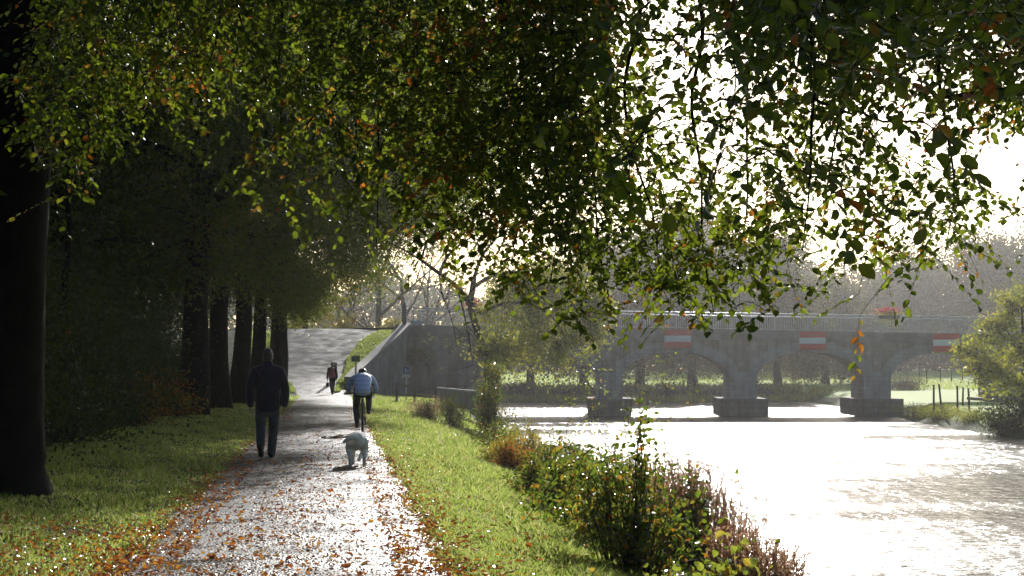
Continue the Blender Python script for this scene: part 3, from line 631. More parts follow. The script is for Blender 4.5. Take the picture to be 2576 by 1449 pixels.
for s, a, b, c in AR:
    bd.append(([a, b, c], [.055, .043, .03]))
    bd += [([np.array(c), np.array([s * .27, .47, .922])], [.028, .03], [.02, .02])]
    for i in range(4): bd.append(([(s * (.225 + .022 * i), .455, .93), (s * (.225 + .022 * i), .495, .925), (s * (.225 + .022 * i), .49, .895), (s * (.225 + .022 * i), .465, .885)], [.009, .009, .0085, .008]))
    bd.append(([(s * .235, .44, .92), (s * .205, .445, .905), (s * .2, .475, .89)], [.011, .01, .009]))
body('body', bd, .008, M['skin'], t); eyes((0, .5, 1.315), t)
js = [([(0, -.17, .95), (0, -.06, 1.08), (0, .12, 1.19), (0, .28, 1.245), (0, .36, 1.25)], [.19, .19, .215, .2, .11], [.13, .135, .14, .12, .09]), ([(-.18, .3, 1.235), (0, .3, 1.27), (.18, .3, 1.235)], .075)]
for s, a, b, c in AR: js.append(([a, (s * .262, .35, 1.12), b, c], [.08, .072, .064, .045]))
body('jersey', js, .011, M['jersey'], t, 3)
tr = [([(0, -.15, .90), (0, -.04, .94)], [.165, .16], [.11, .1])]
for s, h, k, a in LEGS: tr.append(([h, k, ((k[0] + a[0]) / 2, (k[1] + a[1]) / 2 - .02, (k[2] + a[2]) / 2), a], [.105, .08, .07, .045]))
body('trousers', tr, .011, M['black'], t, 3)
for s, h, k, a in LEGS: body('shoe', [([(a[0], a[1] - .06, a[2] - .03), (a[0], a[1] + .05, a[2] - .035), (a[0], a[1] + .16, a[2] - .045)], [.04, .046, .038], [.04, .04, .03]), ([a, (a[0], a[1] - .02, a[2] - .03)], .042)], .01, M['shoe'], t, 2)
hm = body('helmet', [([(0, .36, 1.36), (0, .46, 1.385), (0, .58, 1.375)], [.08, .1, .08], [.055, .07, .05])], .009, M['helmet'], t, 3)
mb = MB()
for s in (-.045, 0, .045): tube(mb, curve([(s, .33, 1.385), (s, .4, 1.44), (s, .5, 1.456), (s, .6, 1.42)], 8), .008, 5)
mb.build('helmet_ridge', M['rubber'], hm, smooth=True, local=True)

# --- woman on the ramp foot
t = thing('person', (-9.15, 87.0, .04), 'woman walking away in dark clothes with a red backpack at the foot of the ramp', 'person'); t.rotation_euler.z = R(4)
lw, rw = (-.25, .05, .82), (.24, .03, .84)
bd = head((0, .02, 1.545), .95); bd += [([(0, 0, 1.33), (0, .01, 1.45)], .05), ([(0, 0, .85), (0, 0, 1.05), (0, 0, 1.3)], [.15, .12, .14], [.1, .09, .1])]
LG = (((-.08, 0, .86), (-.06, .08, .46), (-.02, .1, .08)), ((.08, 0, .86), (.06, .03, .46), (.03, -.2, .14)))
for h, k, a in LG: bd.append(([h, k, a], [.08, .05, .038]))
for s, w in ((-1, lw), (1, rw)): bd.append(([(s * .16, 0, 1.32), (s * .22, -.04, 1.06), w], [.05, .04, .028])); bd += hand(w, (0, .03, -1), -s, 1.0)
body('body', bd, .009, M['skin'], t); eyes((0, .02, 1.545), t, .085)
jk = [([(0, 0, .82), (0, 0, 1.0), (0, -.005, 1.2), (0, 0, 1.35), (0, .0, 1.42)], [.18, .165, .175, .15, .06], [.13, .12, .12, .1, .06])]
for s, w in ((-1, lw), (1, rw)): jk.append(([(s * .165, 0, 1.33), (s * .225, -.04, 1.06), (w[0], w[1] - .01, w[2] + .03)], [.072, .062, .048]))
body('jacket', jk, .013, M['brown_cloth'], t, 3)
tr = [([(0, 0, .8), (0, 0, .9)], [.155, .15], [.12, .115])]
for h, k, a in LG: tr.append(([h, k, (a[0], a[1], a[2] + .03)], [.09, .07, .055]))
body('trousers', tr, .012, M['brown_cloth'], t, 3)
for (h, k, a), ty in zip(LG, (.03, .04)): body('shoe', [([(a[0], a[1] - .05, a[2] - .03), (a[0], a[1] + .13, ty)], [.04, .038], [.04, .028])], .012, M['shoe'], t, 2)
body('hair', [([(0, -.02, 1.49), (0, -.01, 1.57), (0, .01, 1.61)], [.07, .085, .065], [.065, .085, .07]), ([(0, -.06, 1.63), (0, -.07, 1.67)], [.04, .03])], .01, M['blond'], t, 2)
tb = thing('backpack', (-9.15, 87.0, .04), 'red backpack worn by the woman walking up to the ramp', 'backpack'); tb.rotation_euler.z = R(4)
body('sack', [([(0, -.2, .93), (0, -.22, 1.1), (0, -.19, 1.32)], [.15, .155, .11], [.085, .1, .07])], .012, M['red_cloth'], tb, 3)
body('pocket', [([(0, -.29, .96), (0, -.29, 1.08)], [.1, .1], [.045, .045])], .012, M['red_cloth'], tb, 3)
mb = MB()
for s in (-.1, .1): tube(mb, curve([(s, -.14, 1.33), (s, -.04, 1.43), (s, .1, 1.36), (s * 1.1, .12, 1.15), (s * 1.2, -.1, .95)], 12), .02, 5, ry=.008)
mb.build('strap', M['black'], tb, smooth=True, local=True)
th = thing('handbag', (-9.15, 87.0, .04), 'small dark bag carried in the left hand of the woman with the red backpack', 'bag'); th.rotation_euler.z = R(4)
body('bag_body', [([(-.25, .05, .46), (-.25, .05, .6)], [.08, .06], [.05, .035])], .012, M['black'], th, 3)
mb = MB(); tube(mb, curve([(-.3, .05, .6), (-.26, .05, .74), (-.24, .05, .74), (-.2, .05, .6)], 10), .008, 5); mb.build('handle', M['black'], th, smooth=True, local=True)

# --- dog
t = thing('dog', (-2.35, 26.0, .03), 'cream dog walking away on the path with its tail held to the left', 'dog'); t.rotation_euler.z = R(4)
ch = [([(0, -.36, .40), (0, -.24, .405), (0, -.05, .39), (0, .14, .375), (0, .3, .40)], [.115, .135, .135, .15, .11], [.12, .13, .125, .155, .12]),
      ([(0, .27, .41), (0, .4, .43), (0, .47, .43)], [.09, .075, .07]), ([(0, .47, .43), (0, .56, .42), (0, .64, .39), (0, .7, .38)], [.078, .07, .042, .03], [.075, .065, .04, .03]),
      ([(-.06, .46, .48), (-.095, .47, .44), (-.1, .48, .39)], [.02, .032, .018], [.012, .012, .01]), ([(.06, .46, .48), (.095, .47, .44), (.1, .48, .39)], [.02, .032, .018], [.012, .012, .01]),
      ([(0, -.43, .43), (-.03, -.5, .455), (-.1, -.54, .44), (-.17, -.53, .4), (-.2, -.5, .37)], [.045, .04, .036, .028, .014])]
def leg(hip, knee, hock, paw, r): ch.append(([hip, knee, hock, paw], r)); ch.append(([np.array(paw) + [0, -.01, .005], np.array(paw) + [0, .05, -.005]], [.03, .03], [.022, .02]))
leg((-.085, -.3, .37), (-.115, -.24, .25), (-.105, -.4, .15), (-.10, -.36, .025), [.085, .06, .028, .025])
leg((.085, -.3, .37), (.11, -.2, .25), (.11, -.34, .15), (.105, -.30, .025), [.085, .06, .028, .025])
leg((-.075, .22, .32), (-.08, .2, .2), (-.075, .27, .12), (-.075, .29, .025), [.07, .045, .03, .026])
leg((.075, .24, .32), (.08, .24, .2), (.045, .18, .13), (.02, .1, .08), [.07, .045, .03, .026])
body('body', ch, .008, M['fur'], t, 3)
eyes((0, .5, .435), t, .095)
body('nose', [([(0, .715, .395), (0, .725, .39)], [.016, .014])], .005, M['black'], t)

# ------------------------------------------------------------------ posts, signs, fences
def gz(x, y): return float(H(np.array([x]), np.array([y]))[0])
b0 = P(1022, 932, 86.0); zg = gz(b0[0], 86.0)
t = thing('footpath_sign', (b0[0], 86.0, zg), 'small square blue pedestrian sign on a pole by the wooden fence', 'sign')
mb = MB(); tube(mb, [(b0[0], 86.03, zg - .1), (b0[0], 86.03, b0[2] + .22)], .03, 8); mb.build('pole', M['steel'], t)
mb = MB(); box(mb, b0, (.38, .03, .40)); pl_ = mb.build('sign_plate', M['sign_blue'], t)
mb = MB(); q = b0 + [0, -.02, 0]
for z0, w in ((.195, .38), (-.195, .38)): box(mb, q + [0, 0, z0], (w, .012, .014))
for x0 in (-.183, .183): box(mb, q + [x0, 0, 0], (.014, .012, .376))
mb.build('border', M['sign_white'], pl_)
mb = MB(); a = np.linspace(0, 2 * math.pi, 12, endpoint=False)
for (x0, z0, k) in ((-.03, 0, 1.0), (.085, -.045, .68)):        # adult and child pictogram
    c = q + [x0, -.004, z0]; mb.add([c] + [c + [math.cos(i) * .032 * k, 0, .105 * k + math.sin(i) * .032 * k] for i in a], f3=[[0, 1 + i, 1 + (i + 1) % 12] for i in range(12)])
    mb.add([c + np.array(p) * k for p in ((-.045, 0, .065), (.045, 0, .065), (.035, 0, -.04), (-.035, 0, -.04))], f4=[[0, 3, 2, 1]])
    for s in (-1, 1): bar(mb, c + np.array([s * .02, 0, -.035]) * k, c + np.array([s * .035, 0, -.15]) * k, .024 * k, .004)
mb.build('pictogram', M['sign_white'], pl_)
mb = MB(); box(mb, b0 + [0, 0, -.29], (.38, .03, .13)); mb.build('lower_plate', M['sign_white'], t)
b0 = P(895, 906, 88.0); zg = gz(b0[0], 88.0)
t = thing('marker_post', (b0[0], 88.0, zg), 'grey marker post with a small green box on top, right of the woman', 'post')
mb = MB(); tube(mb, [(b0[0], 88, zg - .1), (b0[0], 88, b0[2] - .05)], .055, 10); mb.build('pole', M['steel'], t)
mb = MB(); box(mb, b0 + [0, 0, .06], (.44, .14, .26)); bx_ = mb.build('box_head', M['marker_green'], t)
mb = MB(); box(mb, b0 + [0, 0, .205], (.48, .18, .03)); mb.build('lid', M['rail'], bx_)
b0 = P(843, 914, 92.5); zg = gz(b0[0], 92.5)
t = thing('wooden_bollard', (b0[0], 92.5, zg), 'dark wooden post on the ramp just behind the woman', 'post')
mb = MB(); box(mb, (b0[0], 92.5, (b0[2] + zg) / 2 - .05), (.2, .2, b0[2] - zg + .1)); mb.build('post_shaft', M['dark_wood'], t)
mb = MB(); box(mb, (b0[0], 92.5, b0[2] + .02), (.17, .17, .05)); mb.build('post_top', M['dark_wood'], t)
# post-and-rail fence, then the panelled railing dropping to the river
pts = [P(998, 1000, 84), P(1043, 1000, 84.2), P(1096, 1000, 84.4)]
for p in pts: p[2] = gz(p[0], p[1])
t = thing('wooden_fence', tuple(pts[0]), 'short wooden post and rail fence in front of the bridge abutment', 'fence')
for i, p in enumerate(pts):
    mb = MB(); box(mb, p + [0, 0, .45], (.12, .12, 1.08 if i < 2 else 1.15)); mb.build('post', M['wood'], t)
for z in (.88, .45):
    mb = MB(); bar(mb, pts[0] + [0, -.07, z], pts[2] + [0, -.07, z], .05, .12); mb.build('rail', M['wood'], t)
a, b = P(1100, 0, 84.5), P(1215, 0, 83.0); za, zb = gz(a[0], a[1]), -1.0
a[2], b[2] = za, zb
t = thing('panel_fence', tuple(a), 'grey panelled fence sloping down from the wooden fence to the river', 'fence')
mb = MB(); bar(mb, a + [0, 0, .9], b + [0, 0, 1.25], .06, .08); mb.build('top_rail', M['steel'], t)
mb = MB(); bar(mb, a + [0, 0, .1], b + [0, 0, .3], .05, .06); mb.build('bottom_rail', M['rail'], t)
mb = MB(); v = [a + [0, .03, .12], b + [0, .03, .32], b + [0, .03, 1.2], a + [0, .03, .86]]; v2 = [q + np.array([0, .03, 0]) for q in v]
mb.add(np.vstack([v, v2]), f4=[[0,1,2,3],[7,6,5,4],[0,4,5,1],[2,6,7,3]]); mb.build('panel', M['rail'], t)
for k in np.linspace(.04, 1, 8):
    q = a + (b - a) * k; mb = MB(); bar(mb, q + [0, -.02, -.2], q + [0, -.02, .9 + .35 * k], .05, .05); mb.build('post', M['rail'], t)
# leaning fence posts on the right bank and across the meadow
for i, (u, top, Y, ln, lab) in enumerate(((2349, 969, 90, .0, 'leftmost thin fence post on the right bank'), (2362, 967, 90.5, .16, 'thin fence post leaning right beside the leftmost one'), (2408, 972, 89, .02, 'thin fence post third along the right bank'), (2423, 975, 93, -.02, 'short thin post behind the others on the right bank'), (2436, 978, 88, .05, 'thin fence post nearest the bush on the right bank'))):
    x = (u - HU) / F * Y; z = gz(x, Y); zt = EYE + (HV - top) / F * Y; t = thing('fence_post', (x, Y, z), lab, 'post', 'fence posts on the right bank')
    mb = MB(); tube(mb, [(x + ln * 1.2, Y, z - .25), (x + ln * .6, Y, (z + zt) / 2), (x, Y, zt)], [.06, .055, .05], 7, rough=.06); mb.build('shaft', M['dark_wood'], t)
    mb = MB(); box(mb, (x, Y, zt + .01), (.09, .09, .03)); mb.build('post_top', M['dark_wood'], t)
t0 = None
for i, u in enumerate((2283, 2312, 2331, 2365, 2393, 2421, 2452)):
    Y = 172 + 2 * i; x = (u - HU) / F * Y; z = gz(x, Y)
    mb = MB(); tube(mb, [(x, Y, z - .2), (x + .03, Y, z + .7), (x - .02, Y, z + 1.35)], [.075, .07, .06], 6, rough=.08)
    o = mb.build('meadow_post', M['dark_wood']); tag(o, 'far thin fence post standing in the sunny meadow beyond the bridge', 'post', 'fence posts across the meadow')

# ------------------------------------------------------------------ trees and shrubs
def wig(a, b, n, amp, sag=0.0):
    a = np.asarray(a, float); b = np.asarray(b, float); t = np.linspace(0, 1, n)[:, None]; L = np.linalg.norm(b - a)
    p = a + (b - a) * t; w = np.cumsum(RNG.normal(0, 1, (n, 3)), 0); w -= w[-1] * t; w -= w[0] * (1 - t)
    p += w * amp * L / n ** .5; p[:, 2] -= sag * L * (4 * t * (1 - t))[:, 0]; return p
def tree(name, label, cat, group, base, Ht, r0, blobs, leaf, bark, lean=(0, 0), sub=9, clump=.9, lod=0, size=.15, asp=.62, up=.6, trunk_sides=12, stems=None, droop=.0):
    """blobs: (centre offset from the base, radii, leaves)"""
    base = np.asarray(base, float); t = thing(name, tuple(base), label, cat, group)
    n = 14; k = np.linspace(0, 1, n)
    tp = np.stack([base[0] + lean[0] * k ** 1.3, base[1] + lean[1] * k, base[2] - .25 + (Ht + .25) * k], -1); tp[1:, :2] += np.cumsum(RNG.normal(0, .03 * Ht / n * 2, (n - 1, 2)), 0)
    tr = r0 * (1 - .8 * k) * (1 + .55 * np.exp(-k * Ht / .55))
    mb = MB(); tube(mb, tp, tr, trunk_sides, rough=.06); mb.build('trunk', bark, t, smooth=True)
    lb = MB(); lv = MB()
    for c, rad, nl in blobs:
        c = base + np.asarray(c, float); rad = np.asarray(rad, float)
        hz = np.clip(c[2] - .45 * np.hypot(c[0] - base[0], c[1] - base[1]), base[2] + .3 * Ht, base[2] + .93 * Ht)
        i = np.interp(hz, tp[:, 2], np.arange(n)); a = np.array([np.interp(i, np.arange(n), tp[:, q]) for q in range(3)]); ra = np.interp(i, np.arange(n), tr)
        e = c + (c - a) * .25
        lm = wig(a, e, 9, .09, -.05); lr = np.linspace(min(ra * .62, r0 * .4), .02 + r0 * .03, 9); tube(lb, lm, lr, 6)
        tips = []
        for s in range(sub):
            d = unit(RNG.normal(size=3)); tip = c + d * rad * RNG.uniform(.35, 1.0) ** .6; q = RNG.integers(2, 9)
            br = wig(lm[q], tip, 6, .1, -.04); tube(lb, br, np.linspace(lr[q] * .55, .008 + r0 * .01, 6), 4); tips.append(br[-1]); tips.append(br[-2]); 
            for s2 in range(2):
                t2 = br[3] + RNG.normal(size=3) * rad * .28; b2 = wig(br[2], t2, 4, .1); tube(lb, b2, np.linspace(.03, .007, 4) * (r0 / .3) ** .5, 3); tips.append(t2)
        tips = np.array(tips); w = RNG.uniform(.3, 1.7, len(tips)); idx = RNG.choice(len(tips), int(nl), p=w / w.sum())
        cl = clump * np.minimum(1, rad.mean() / 3.0)
        p = tips[idx] + RNG.normal(size=(len(idx), 3)) * cl * np.array([1, 1, .7])
        if droop: p[:, 2] -= np.abs(RNG.normal(0, droop, len(p)))
        leaves(lv, p, rdir(len(p), -.5), rdir(len(p), up), size * RNG.uniform(.7, 1.3, len(p)), size * asp * RNG.uniform(.8, 1.2, len(p)), lod)
    lb.build('limbs', bark, t, smooth=True)
    if lv.n: lv.build('crown', leaf, t)
    return t
def recur(mb, p, d, L, r, depth, tips, spread=.5, up=.15):
    n = 5; pts = [p]
    for i in range(n):
        d = unit(d + RNG.normal(0, .11, 3) + [0, 0, up * .25]); pts.append(pts[-1] + d * L / n)
    tube(mb, pts, np.linspace(r, r * .55, n + 1), 7 if depth > 3 else (5 if depth > 1 else 3))
    if depth == 0: tips.append(pts[-1]); return
    for k in range(RNG.integers(2, 4)):
        q = pts[-1] if k == 0 else pts[RNG.integers(2, n + 1)]
        nd = unit(d + RNG.normal(0, spread, 3) + [0, 0, up]); recur(mb, np.asarray(q), nd, L * RNG.uniform(.58, .82), r * (.6 if k == 0 else .45), depth - 1, tips, spread, up)
def bare_tree(label, u, v, Y, Ht, r, lean, group, depth=5, leafn=250, leaf=None):
    b = P(u, v, Y); b[2] = gz(b[0], Y); t = thing('bare_tree', tuple(b), label, 'tree', group)
    n = 8; k = np.linspace(0, 1, n)[:, None]; tp = b + np.array([lean[0], lean[1], Ht]) * k; tp[0, 2] -= .3; tp[1:] += RNG.normal(0, .05, (n - 1, 3))
    mb = MB(); tube(mb, tp, np.linspace(r * 1.15, r * .55, n), 9); mb.build('trunk', M['bark_pale'], t, smooth=True)
    mb = MB(); tips = []
    for i in (3, 4, 5, 6, 7, 7):
        d = unit(np.array([RNG.normal(0, .8), RNG.normal(0, .5), .9])); recur(mb, tp[i], d, Ht * .36, r * .45, depth - 1, tips)
    mb.build('limbs', M['bark_pale'], t, smooth=True)
    tips = np.array(tips); idx = RNG.integers(0, len(tips), leafn); mb = MB(); p = tips[idx] + RNG.normal(0, .3, (leafn, 3))
    leaves(mb, p, rdir(leafn), rdir(leafn, .5), .16, .1, 0); mb.build('crown', leaf or M['yellow_leaf'], t); return t
def shrub(name, label, cat, group, base, lumps, leaf, n, size, stems=9, asp=.6, lod=0, stem_mat=None, clump=.22, up=.5, hang=0.0, sticks=.012):
    """lumps: ellipsoids (offset, radii); leaves sit in tufts on stems that rise from the base"""
    base = np.asarray(base, float); t = thing(name, tuple(base), label, cat, group); sb = MB(); lv = MB()
    vol = np.array([np.prod(r) ** .67 for _, r in lumps]); vol = vol / vol.sum()
    for (c, r), share in zip(lumps, vol):
        c = base + np.asarray(c, float); r = np.asarray(r, float); m = max(6, int(stems * share * 3)); tips = []
        for s in range(m):
            tip = c + unit(RNG.normal(size=3)) * r * RNG.uniform(.3, 1.05); q = base + [RNG.normal(0, .22 * r[0]) + (c[0] - base[0]) * .4, RNG.normal(0, .22 * r[1]) + (c[1] - base[1]) * .4, -.15]
            st = wig(q, tip, 6, .07, -.06); tube(sb, st, np.linspace(sticks, sticks * .35, 6), 4); tips += [st[-1], st[-2], (st[-1] + st[-2]) / 2]
            if s % 2: tips.append(st[3])
        tips = np.array(tips); k = int(n * share); w = RNG.uniform(.3, 1.6, len(tips)); p = tips[RNG.choice(len(tips), k, p=w / w.sum())] + RNG.normal(size=(k, 3)) * clump * r
        leaves(lv, p, rdir(k, -.4 - hang), rdir(k, up), size * RNG.uniform(.6, 1.3, k), size * asp * RNG.uniform(.8, 1.2, k), lod)
    sb.build('stems', stem_mat or M['twig'], t); lv.build('foliage', leaf, t); return t
def reeds(name, label, cat, base, rx, ry, h, n, m, group=None, seed_heads=True):
    base = np.asarray(base, float); t = thing(name, tuple(base), label, cat, group); mb = MB(); lv = MB()
    for i in range(n):
        a, q = RNG.uniform(0, 6.283), RNG.uniform() ** .5; x, y = base[0] + rx * q * math.cos(a), base[1] + ry * q * math.sin(a)
        hh = h * RNG.uniform(.55, 1.1) * (1 - .35 * q); d = RNG.normal(0, .16 * hh, 2); z = min(gz(x, y), base[2] + .2)
        st = curve([(x, y, z - .1), (x + d[0] * .3, y + d[1] * .3, z + hh * .55), (x + d[0], y + d[1], z + hh)], 5); tube(mb, st, [.006, .0055, .005, .004, .002], 3)
        k = 16; f = RNG.uniform(.2, 1, k); p = st[np.minimum((f * 4).astype(int), 4)] + RNG.normal(0, .015, (k, 3)); leaves(lv, p, rdir(k, .8), rdir(k), .06 * RNG.uniform(.5, 1.5, k), .018, 0)
    mb.build('stalks', M['dry_stem'], t); lv.build('dry_leaves', m, t); return t

# ---- avenue trees on the left of the path
ROW = [(50, 478, .40, .0, 'tall dark avenue tree with the thick trunk nearest the walking man'), (58, 546, .36, .1, 'dark avenue tree second in line beyond the thick dark trunk'), (66, 602, .36, .0, 'dark avenue tree third in line, behind the walking man'),
       (74, 640, .33, .8, 'leaning avenue tree just left of the walking man'), (81, 690, .34, .3, 'avenue tree last but one before the ramp'), (88, 709, .24, .1, 'slimmer avenue tree at the end of the row by the ramp')]
for Y, u, r, ln, lab in ROW:
    b = P(u, 918, Y); b[2] = gz(b[0], Y); e = (Y > 84)
    k = .8 if e else 1.0
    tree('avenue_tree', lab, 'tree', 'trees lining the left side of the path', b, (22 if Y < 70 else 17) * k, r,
         [((1.2, 0, 12.5 * k), (5.0, 4.5, 5.0), 15000), ((4.4 if not e else 2.6, -1.5, 8.6 * k), (3.8, 3.4, 2.4), 9000), ((6.8 if not e else 3.4, -.5, 9.8), (3.9, 3.4, 3.2), 11000), ((-3, 0, 8.5), (4, 4, 3.6), 8000), *([((5.5, -8, 7.7), (3.4, 4, 2.2), 12000)] if Y == 50 else []), *([((5.2, 0, 17.0), (5.6, 5, 5.0), 18000), ((-1, 1, 20), (4.5, 4, 3.5), 7000)] if Y < 70 else []), ((.8, -1.4, 5.2), (2.2, 2.0, 1.7), 3800)],  # high unseen blobs and the forward one are added to cast shade
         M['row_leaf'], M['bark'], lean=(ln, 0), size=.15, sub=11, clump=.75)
# slim pale young tree among the undergrowth
b = P(162, 1105, 36); b[2] = gz(b[0], 36)
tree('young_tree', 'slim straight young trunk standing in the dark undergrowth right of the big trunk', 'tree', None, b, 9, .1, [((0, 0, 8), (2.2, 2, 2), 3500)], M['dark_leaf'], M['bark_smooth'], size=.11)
# woodland behind the row; unseen trees near the camera added to block sky light
WB = [(-17, 34), (-20, 45), (-17, 54), (-23, 63), (-19, 73), (-25, 84), (-13.5, 27), (-20, 96), (-12, 17), (-13, 8), (-11, -3), (-6.5, -9), (-14.5, 41), (-14.5, 51), (-16, 68), (-24, 105)]
for i, (x, Y) in enumerate(WB):
    b = (x, Y, gz(x, Y))
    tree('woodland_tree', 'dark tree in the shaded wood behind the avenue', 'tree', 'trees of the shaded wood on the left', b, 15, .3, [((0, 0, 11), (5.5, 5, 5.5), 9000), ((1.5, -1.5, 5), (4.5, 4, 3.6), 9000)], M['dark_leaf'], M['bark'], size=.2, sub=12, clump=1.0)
# dark undergrowth
UG = [(22.5, -5.6, 2.6), (25, -5.2, 3.6), (28.5, -5.4, 4.2), (32, -5.0, 3.4), (36, -5.6, 4.6), (40.5, -5.2, 3.6), (45, -5.8, 4.4), (49, -6.2, 3.8), (54, -5.6, 3.2), (60, -5.8, 3.4), (67, -5.6, 3.0), (75, -5.4, 2.8), (36, -9, 6), (27, -8.5, 6)]
UL = ['dark undergrowth shrub close behind the big left trunk', 'dark shrub just right of the big left trunk', 'tall dark shrub around the slim young trunk', 'dark shrub at the edge of the left verge, right of the slim trunk', 'tallest dark shrub of the left undergrowth', 'dark shrub on the left verge well before the thick dark trunk', 'dark shrub left of the thick avenue trunk', 'dark shrub at the foot of the thick avenue trunk', 'dark shrub between the first two avenue trunks', 'low dark shrub between the second and third avenue trunks', 'low dark shrub by the third avenue trunk', 'low dark shrub by the leaning avenue trunk', 'tall dark thicket deep behind the left verge', 'tall dark thicket deep behind the big left trunk']
for (Y, d, h), lab in zip(UG, UL):
    x = float(xp(Y)) + d; b = (x, Y, gz(x, Y)); w = 1.5 + .15 * h
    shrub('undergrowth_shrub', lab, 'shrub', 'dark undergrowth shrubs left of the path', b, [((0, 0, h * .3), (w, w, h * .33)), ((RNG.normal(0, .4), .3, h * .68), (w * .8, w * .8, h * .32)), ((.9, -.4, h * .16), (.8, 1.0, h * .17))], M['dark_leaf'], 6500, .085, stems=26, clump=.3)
for (u, v, Y, lab) in ((430, 1035, 48, 'rusty bracken beside the thick avenue trunk'), (345, 1045, 41, 'low rusty bracken in the undergrowth left of the thick trunk')):
    b = P(u, v, Y); b[2] = gz(b[0], Y); shrub('bracken', lab, 'fern', None, b, [((0, 0, .6), (1.1, .8, .7))], M['fern'], 1600, .12, stems=16, asp=.35)

# ---- the two beeches whose boughs fill the top of the picture
GRID = ["223333333333444445533345555555554433", "234444444444555666644466666666666544", "235555555555666667754467777777776654", "345555555555666778854478888888887654", "346666666666777889965589999999998765", "346666666666777889965589999999998765", "356666556666777889963368899877897654", "366665555666677788953257789656786543", "366554334456677788943236458657896532", "356522111456677889952133556542333210", "243100012445677889954235322433211100", "121000011223467778875445555534321000", "000000000012245677765545554545302100", "000000000000013456656665423425301000", "000000000000001344455655312000000000", "000000000000000002312311001000000000"]
TAU = [0, .2, .4, .75, 1.2, 1.7, 2.3, 3.1, 4.2, 5.8]
R0 = 5                                                      # rows of the table above the top of the picture
def canopy(t, cols, limb_from, Yf, seed_bough):
    tw = MB(); lv = MB(); bough = MB(); pts = []
    starts = []
    for c in range(cols[0], cols[1], 2):
        rows = [r for r in range(11 + R0) if int(GRID[r][c]) > 2 or int(GRID[r][min(c + 1, 35)]) > 2]; vb = 80 * (max(rows) - R0 - .1) if rows else 200
        Y = Yf(c) * RNG.uniform(.85, 1.15); u0 = 80 * (c + 1) + RNG.normal(0, 50)
        k = 9; vs = np.linspace(-640, vb, k); us = u0 + np.cumsum(RNG.normal(0, 26, k)); ys = Y * 1.06 - np.linspace(0, .12, k) * Y + RNG.normal(0, .15, k)
        pp = np.array([P(a, b, q) for a, b, q in zip(us, vs, ys)]); cp = curve(pp, 34)
        tube(bough, cp, np.linspace(.026, .003, 34), 5); pts.append(cp); starts.append(cp[0])
        for s in range(3):                                  # side branches
            i = RNG.integers(6, 26); e = cp[i] + np.array([RNG.normal(0, .7), RNG.normal(0, .8), -RNG.uniform(.05, .45)]); sbp = wig(cp[i], e, 12, .1, -.06); tube(bough, sbp, np.linspace(.011, .003, 12), 4); pts.append(sbp)
    nn = sum(len(q) for q in pts); nodes = np.full((60000, 3), 1e4); nodes[:nn] = np.vstack(pts)
    for e in starts:
        a = limb_from + np.array([0, 0, RNG.uniform(-.8, .8)]); tube(bough, curve([a, a * .5 + e * .5 + np.array([0, 0, .9]), e], 12), np.linspace(.09, .026, 12), 6)
    for r in range(11 + R0):
        for c in range(*cols):
            d = int(GRID[r][c])
            if not d: continue
            need = TAU[d] * 6400; got = 0
            while got < need:
                big = c >= 19 and R0 - 2 < r < 8 + R0 and RNG.random() < .10
                Y = RNG.uniform(4.7, 6.8) if big else Yf(c) * RNG.uniform(.78, 1.22)
                p0 = P(80 * c + RNG.uniform(-15, 95), 80 * (r - R0) + RNG.uniform(-30, 70) - 60 * 12 / Y, Y); nL = RNG.integers(6, 11)
                dr = unit(np.array([RNG.normal(0, .8), RNG.normal(0, .8), -.45 + RNG.normal(0, .3)])); TL = RNG.uniform(.2, .42)
                f = (np.arange(nL) + .7) / nL; stem = p0 + dr * TL * f[:, None]; stem[:, 2] -= .12 * TL * f ** 2
                side = unit(np.cross(dr, [0, 0, 1.0])); sg = np.where(np.arange(nL) % 2, 1, -1)[:, None]
                ax = unit(dr * .75 + side * sg * .75 + RNG.normal(0, .22, (nL, 3)) + [0, 0, -.25]); up = unit(np.cross(side, dr)); nr = unit(up * (1 if up[2] > 0 else -1) + RNG.normal(0, .5, (nL, 3)))
                Ls = .056 * RNG.uniform(.6, 1.3, nL); leaves(lv, stem, ax, nr, Ls, Ls * RNG.uniform(.58, .72, nL), 1)
                tube(tw, np.vstack([p0, stem[nL // 2], stem[-1]]), [.0018, .0014, .0008], 3)
                A_ = nodes[:nn]; dd2 = ((A_ - p0) ** 2).sum(1) + np.where(A_[:, 2] < p0[2] - .05, .3, 0); q = A_[np.argmin(dd2)]; nodes[nn] = p0; nodes[nn + 1] = stem[nL // 2]; nn = min(nn + 2, 59990)
                if (dd2.min() < 1.2): tube(tw, curve([q, (q + p0) / 2 + RNG.normal(0, .03, 3) + [0, 0, .04], p0], 6), np.linspace(.003, .0018, 6), 3)
                got += nL * .22 * (.056 * F / Y) ** 2
    return bough, tw, lv
# big trunk at the left edge
b = np.array([-5.80, 19.6, 0.0]); b[2] = gz(b[0], b[1])
t1 = thing('beech_tree', tuple(b), 'big dark beech trunk at the left edge with boughs of backlit leaves', 'tree')
tp = np.array([P(18, 1330, 19.6), P(20, 1255, 19.6), P(26, 1150, 19.6), P(34, 900, 19.6), P(45, 500, 19.6), P(56, 200, 19.6), P(66, -100, 19.6), P(60, -700, 19.6), P(90, -1700, 19.6)])
mb = MB(); cp = curve(tp, 40); tube(mb, cp, np.interp(cp[:, 2], [-.4, 0, .4, 1.5, 4, 8, 12], [.74, .56, .39, .335, .35, .34, .25]), 26, rough=.022); mb.build('trunk', M['bark_smooth'], t1, smooth=True)
bo, tw, lv = canopy(t1, (1, 7), np.array([-5.5, 19.4, 6.4]), lambda c: 12.8, 0)
bo.build('boughs', M['bark_smooth'], t1, smooth=True); tw.build('twigs', M['twig'], t1); lv.build('hanging_leaves', M['beech'], t1)
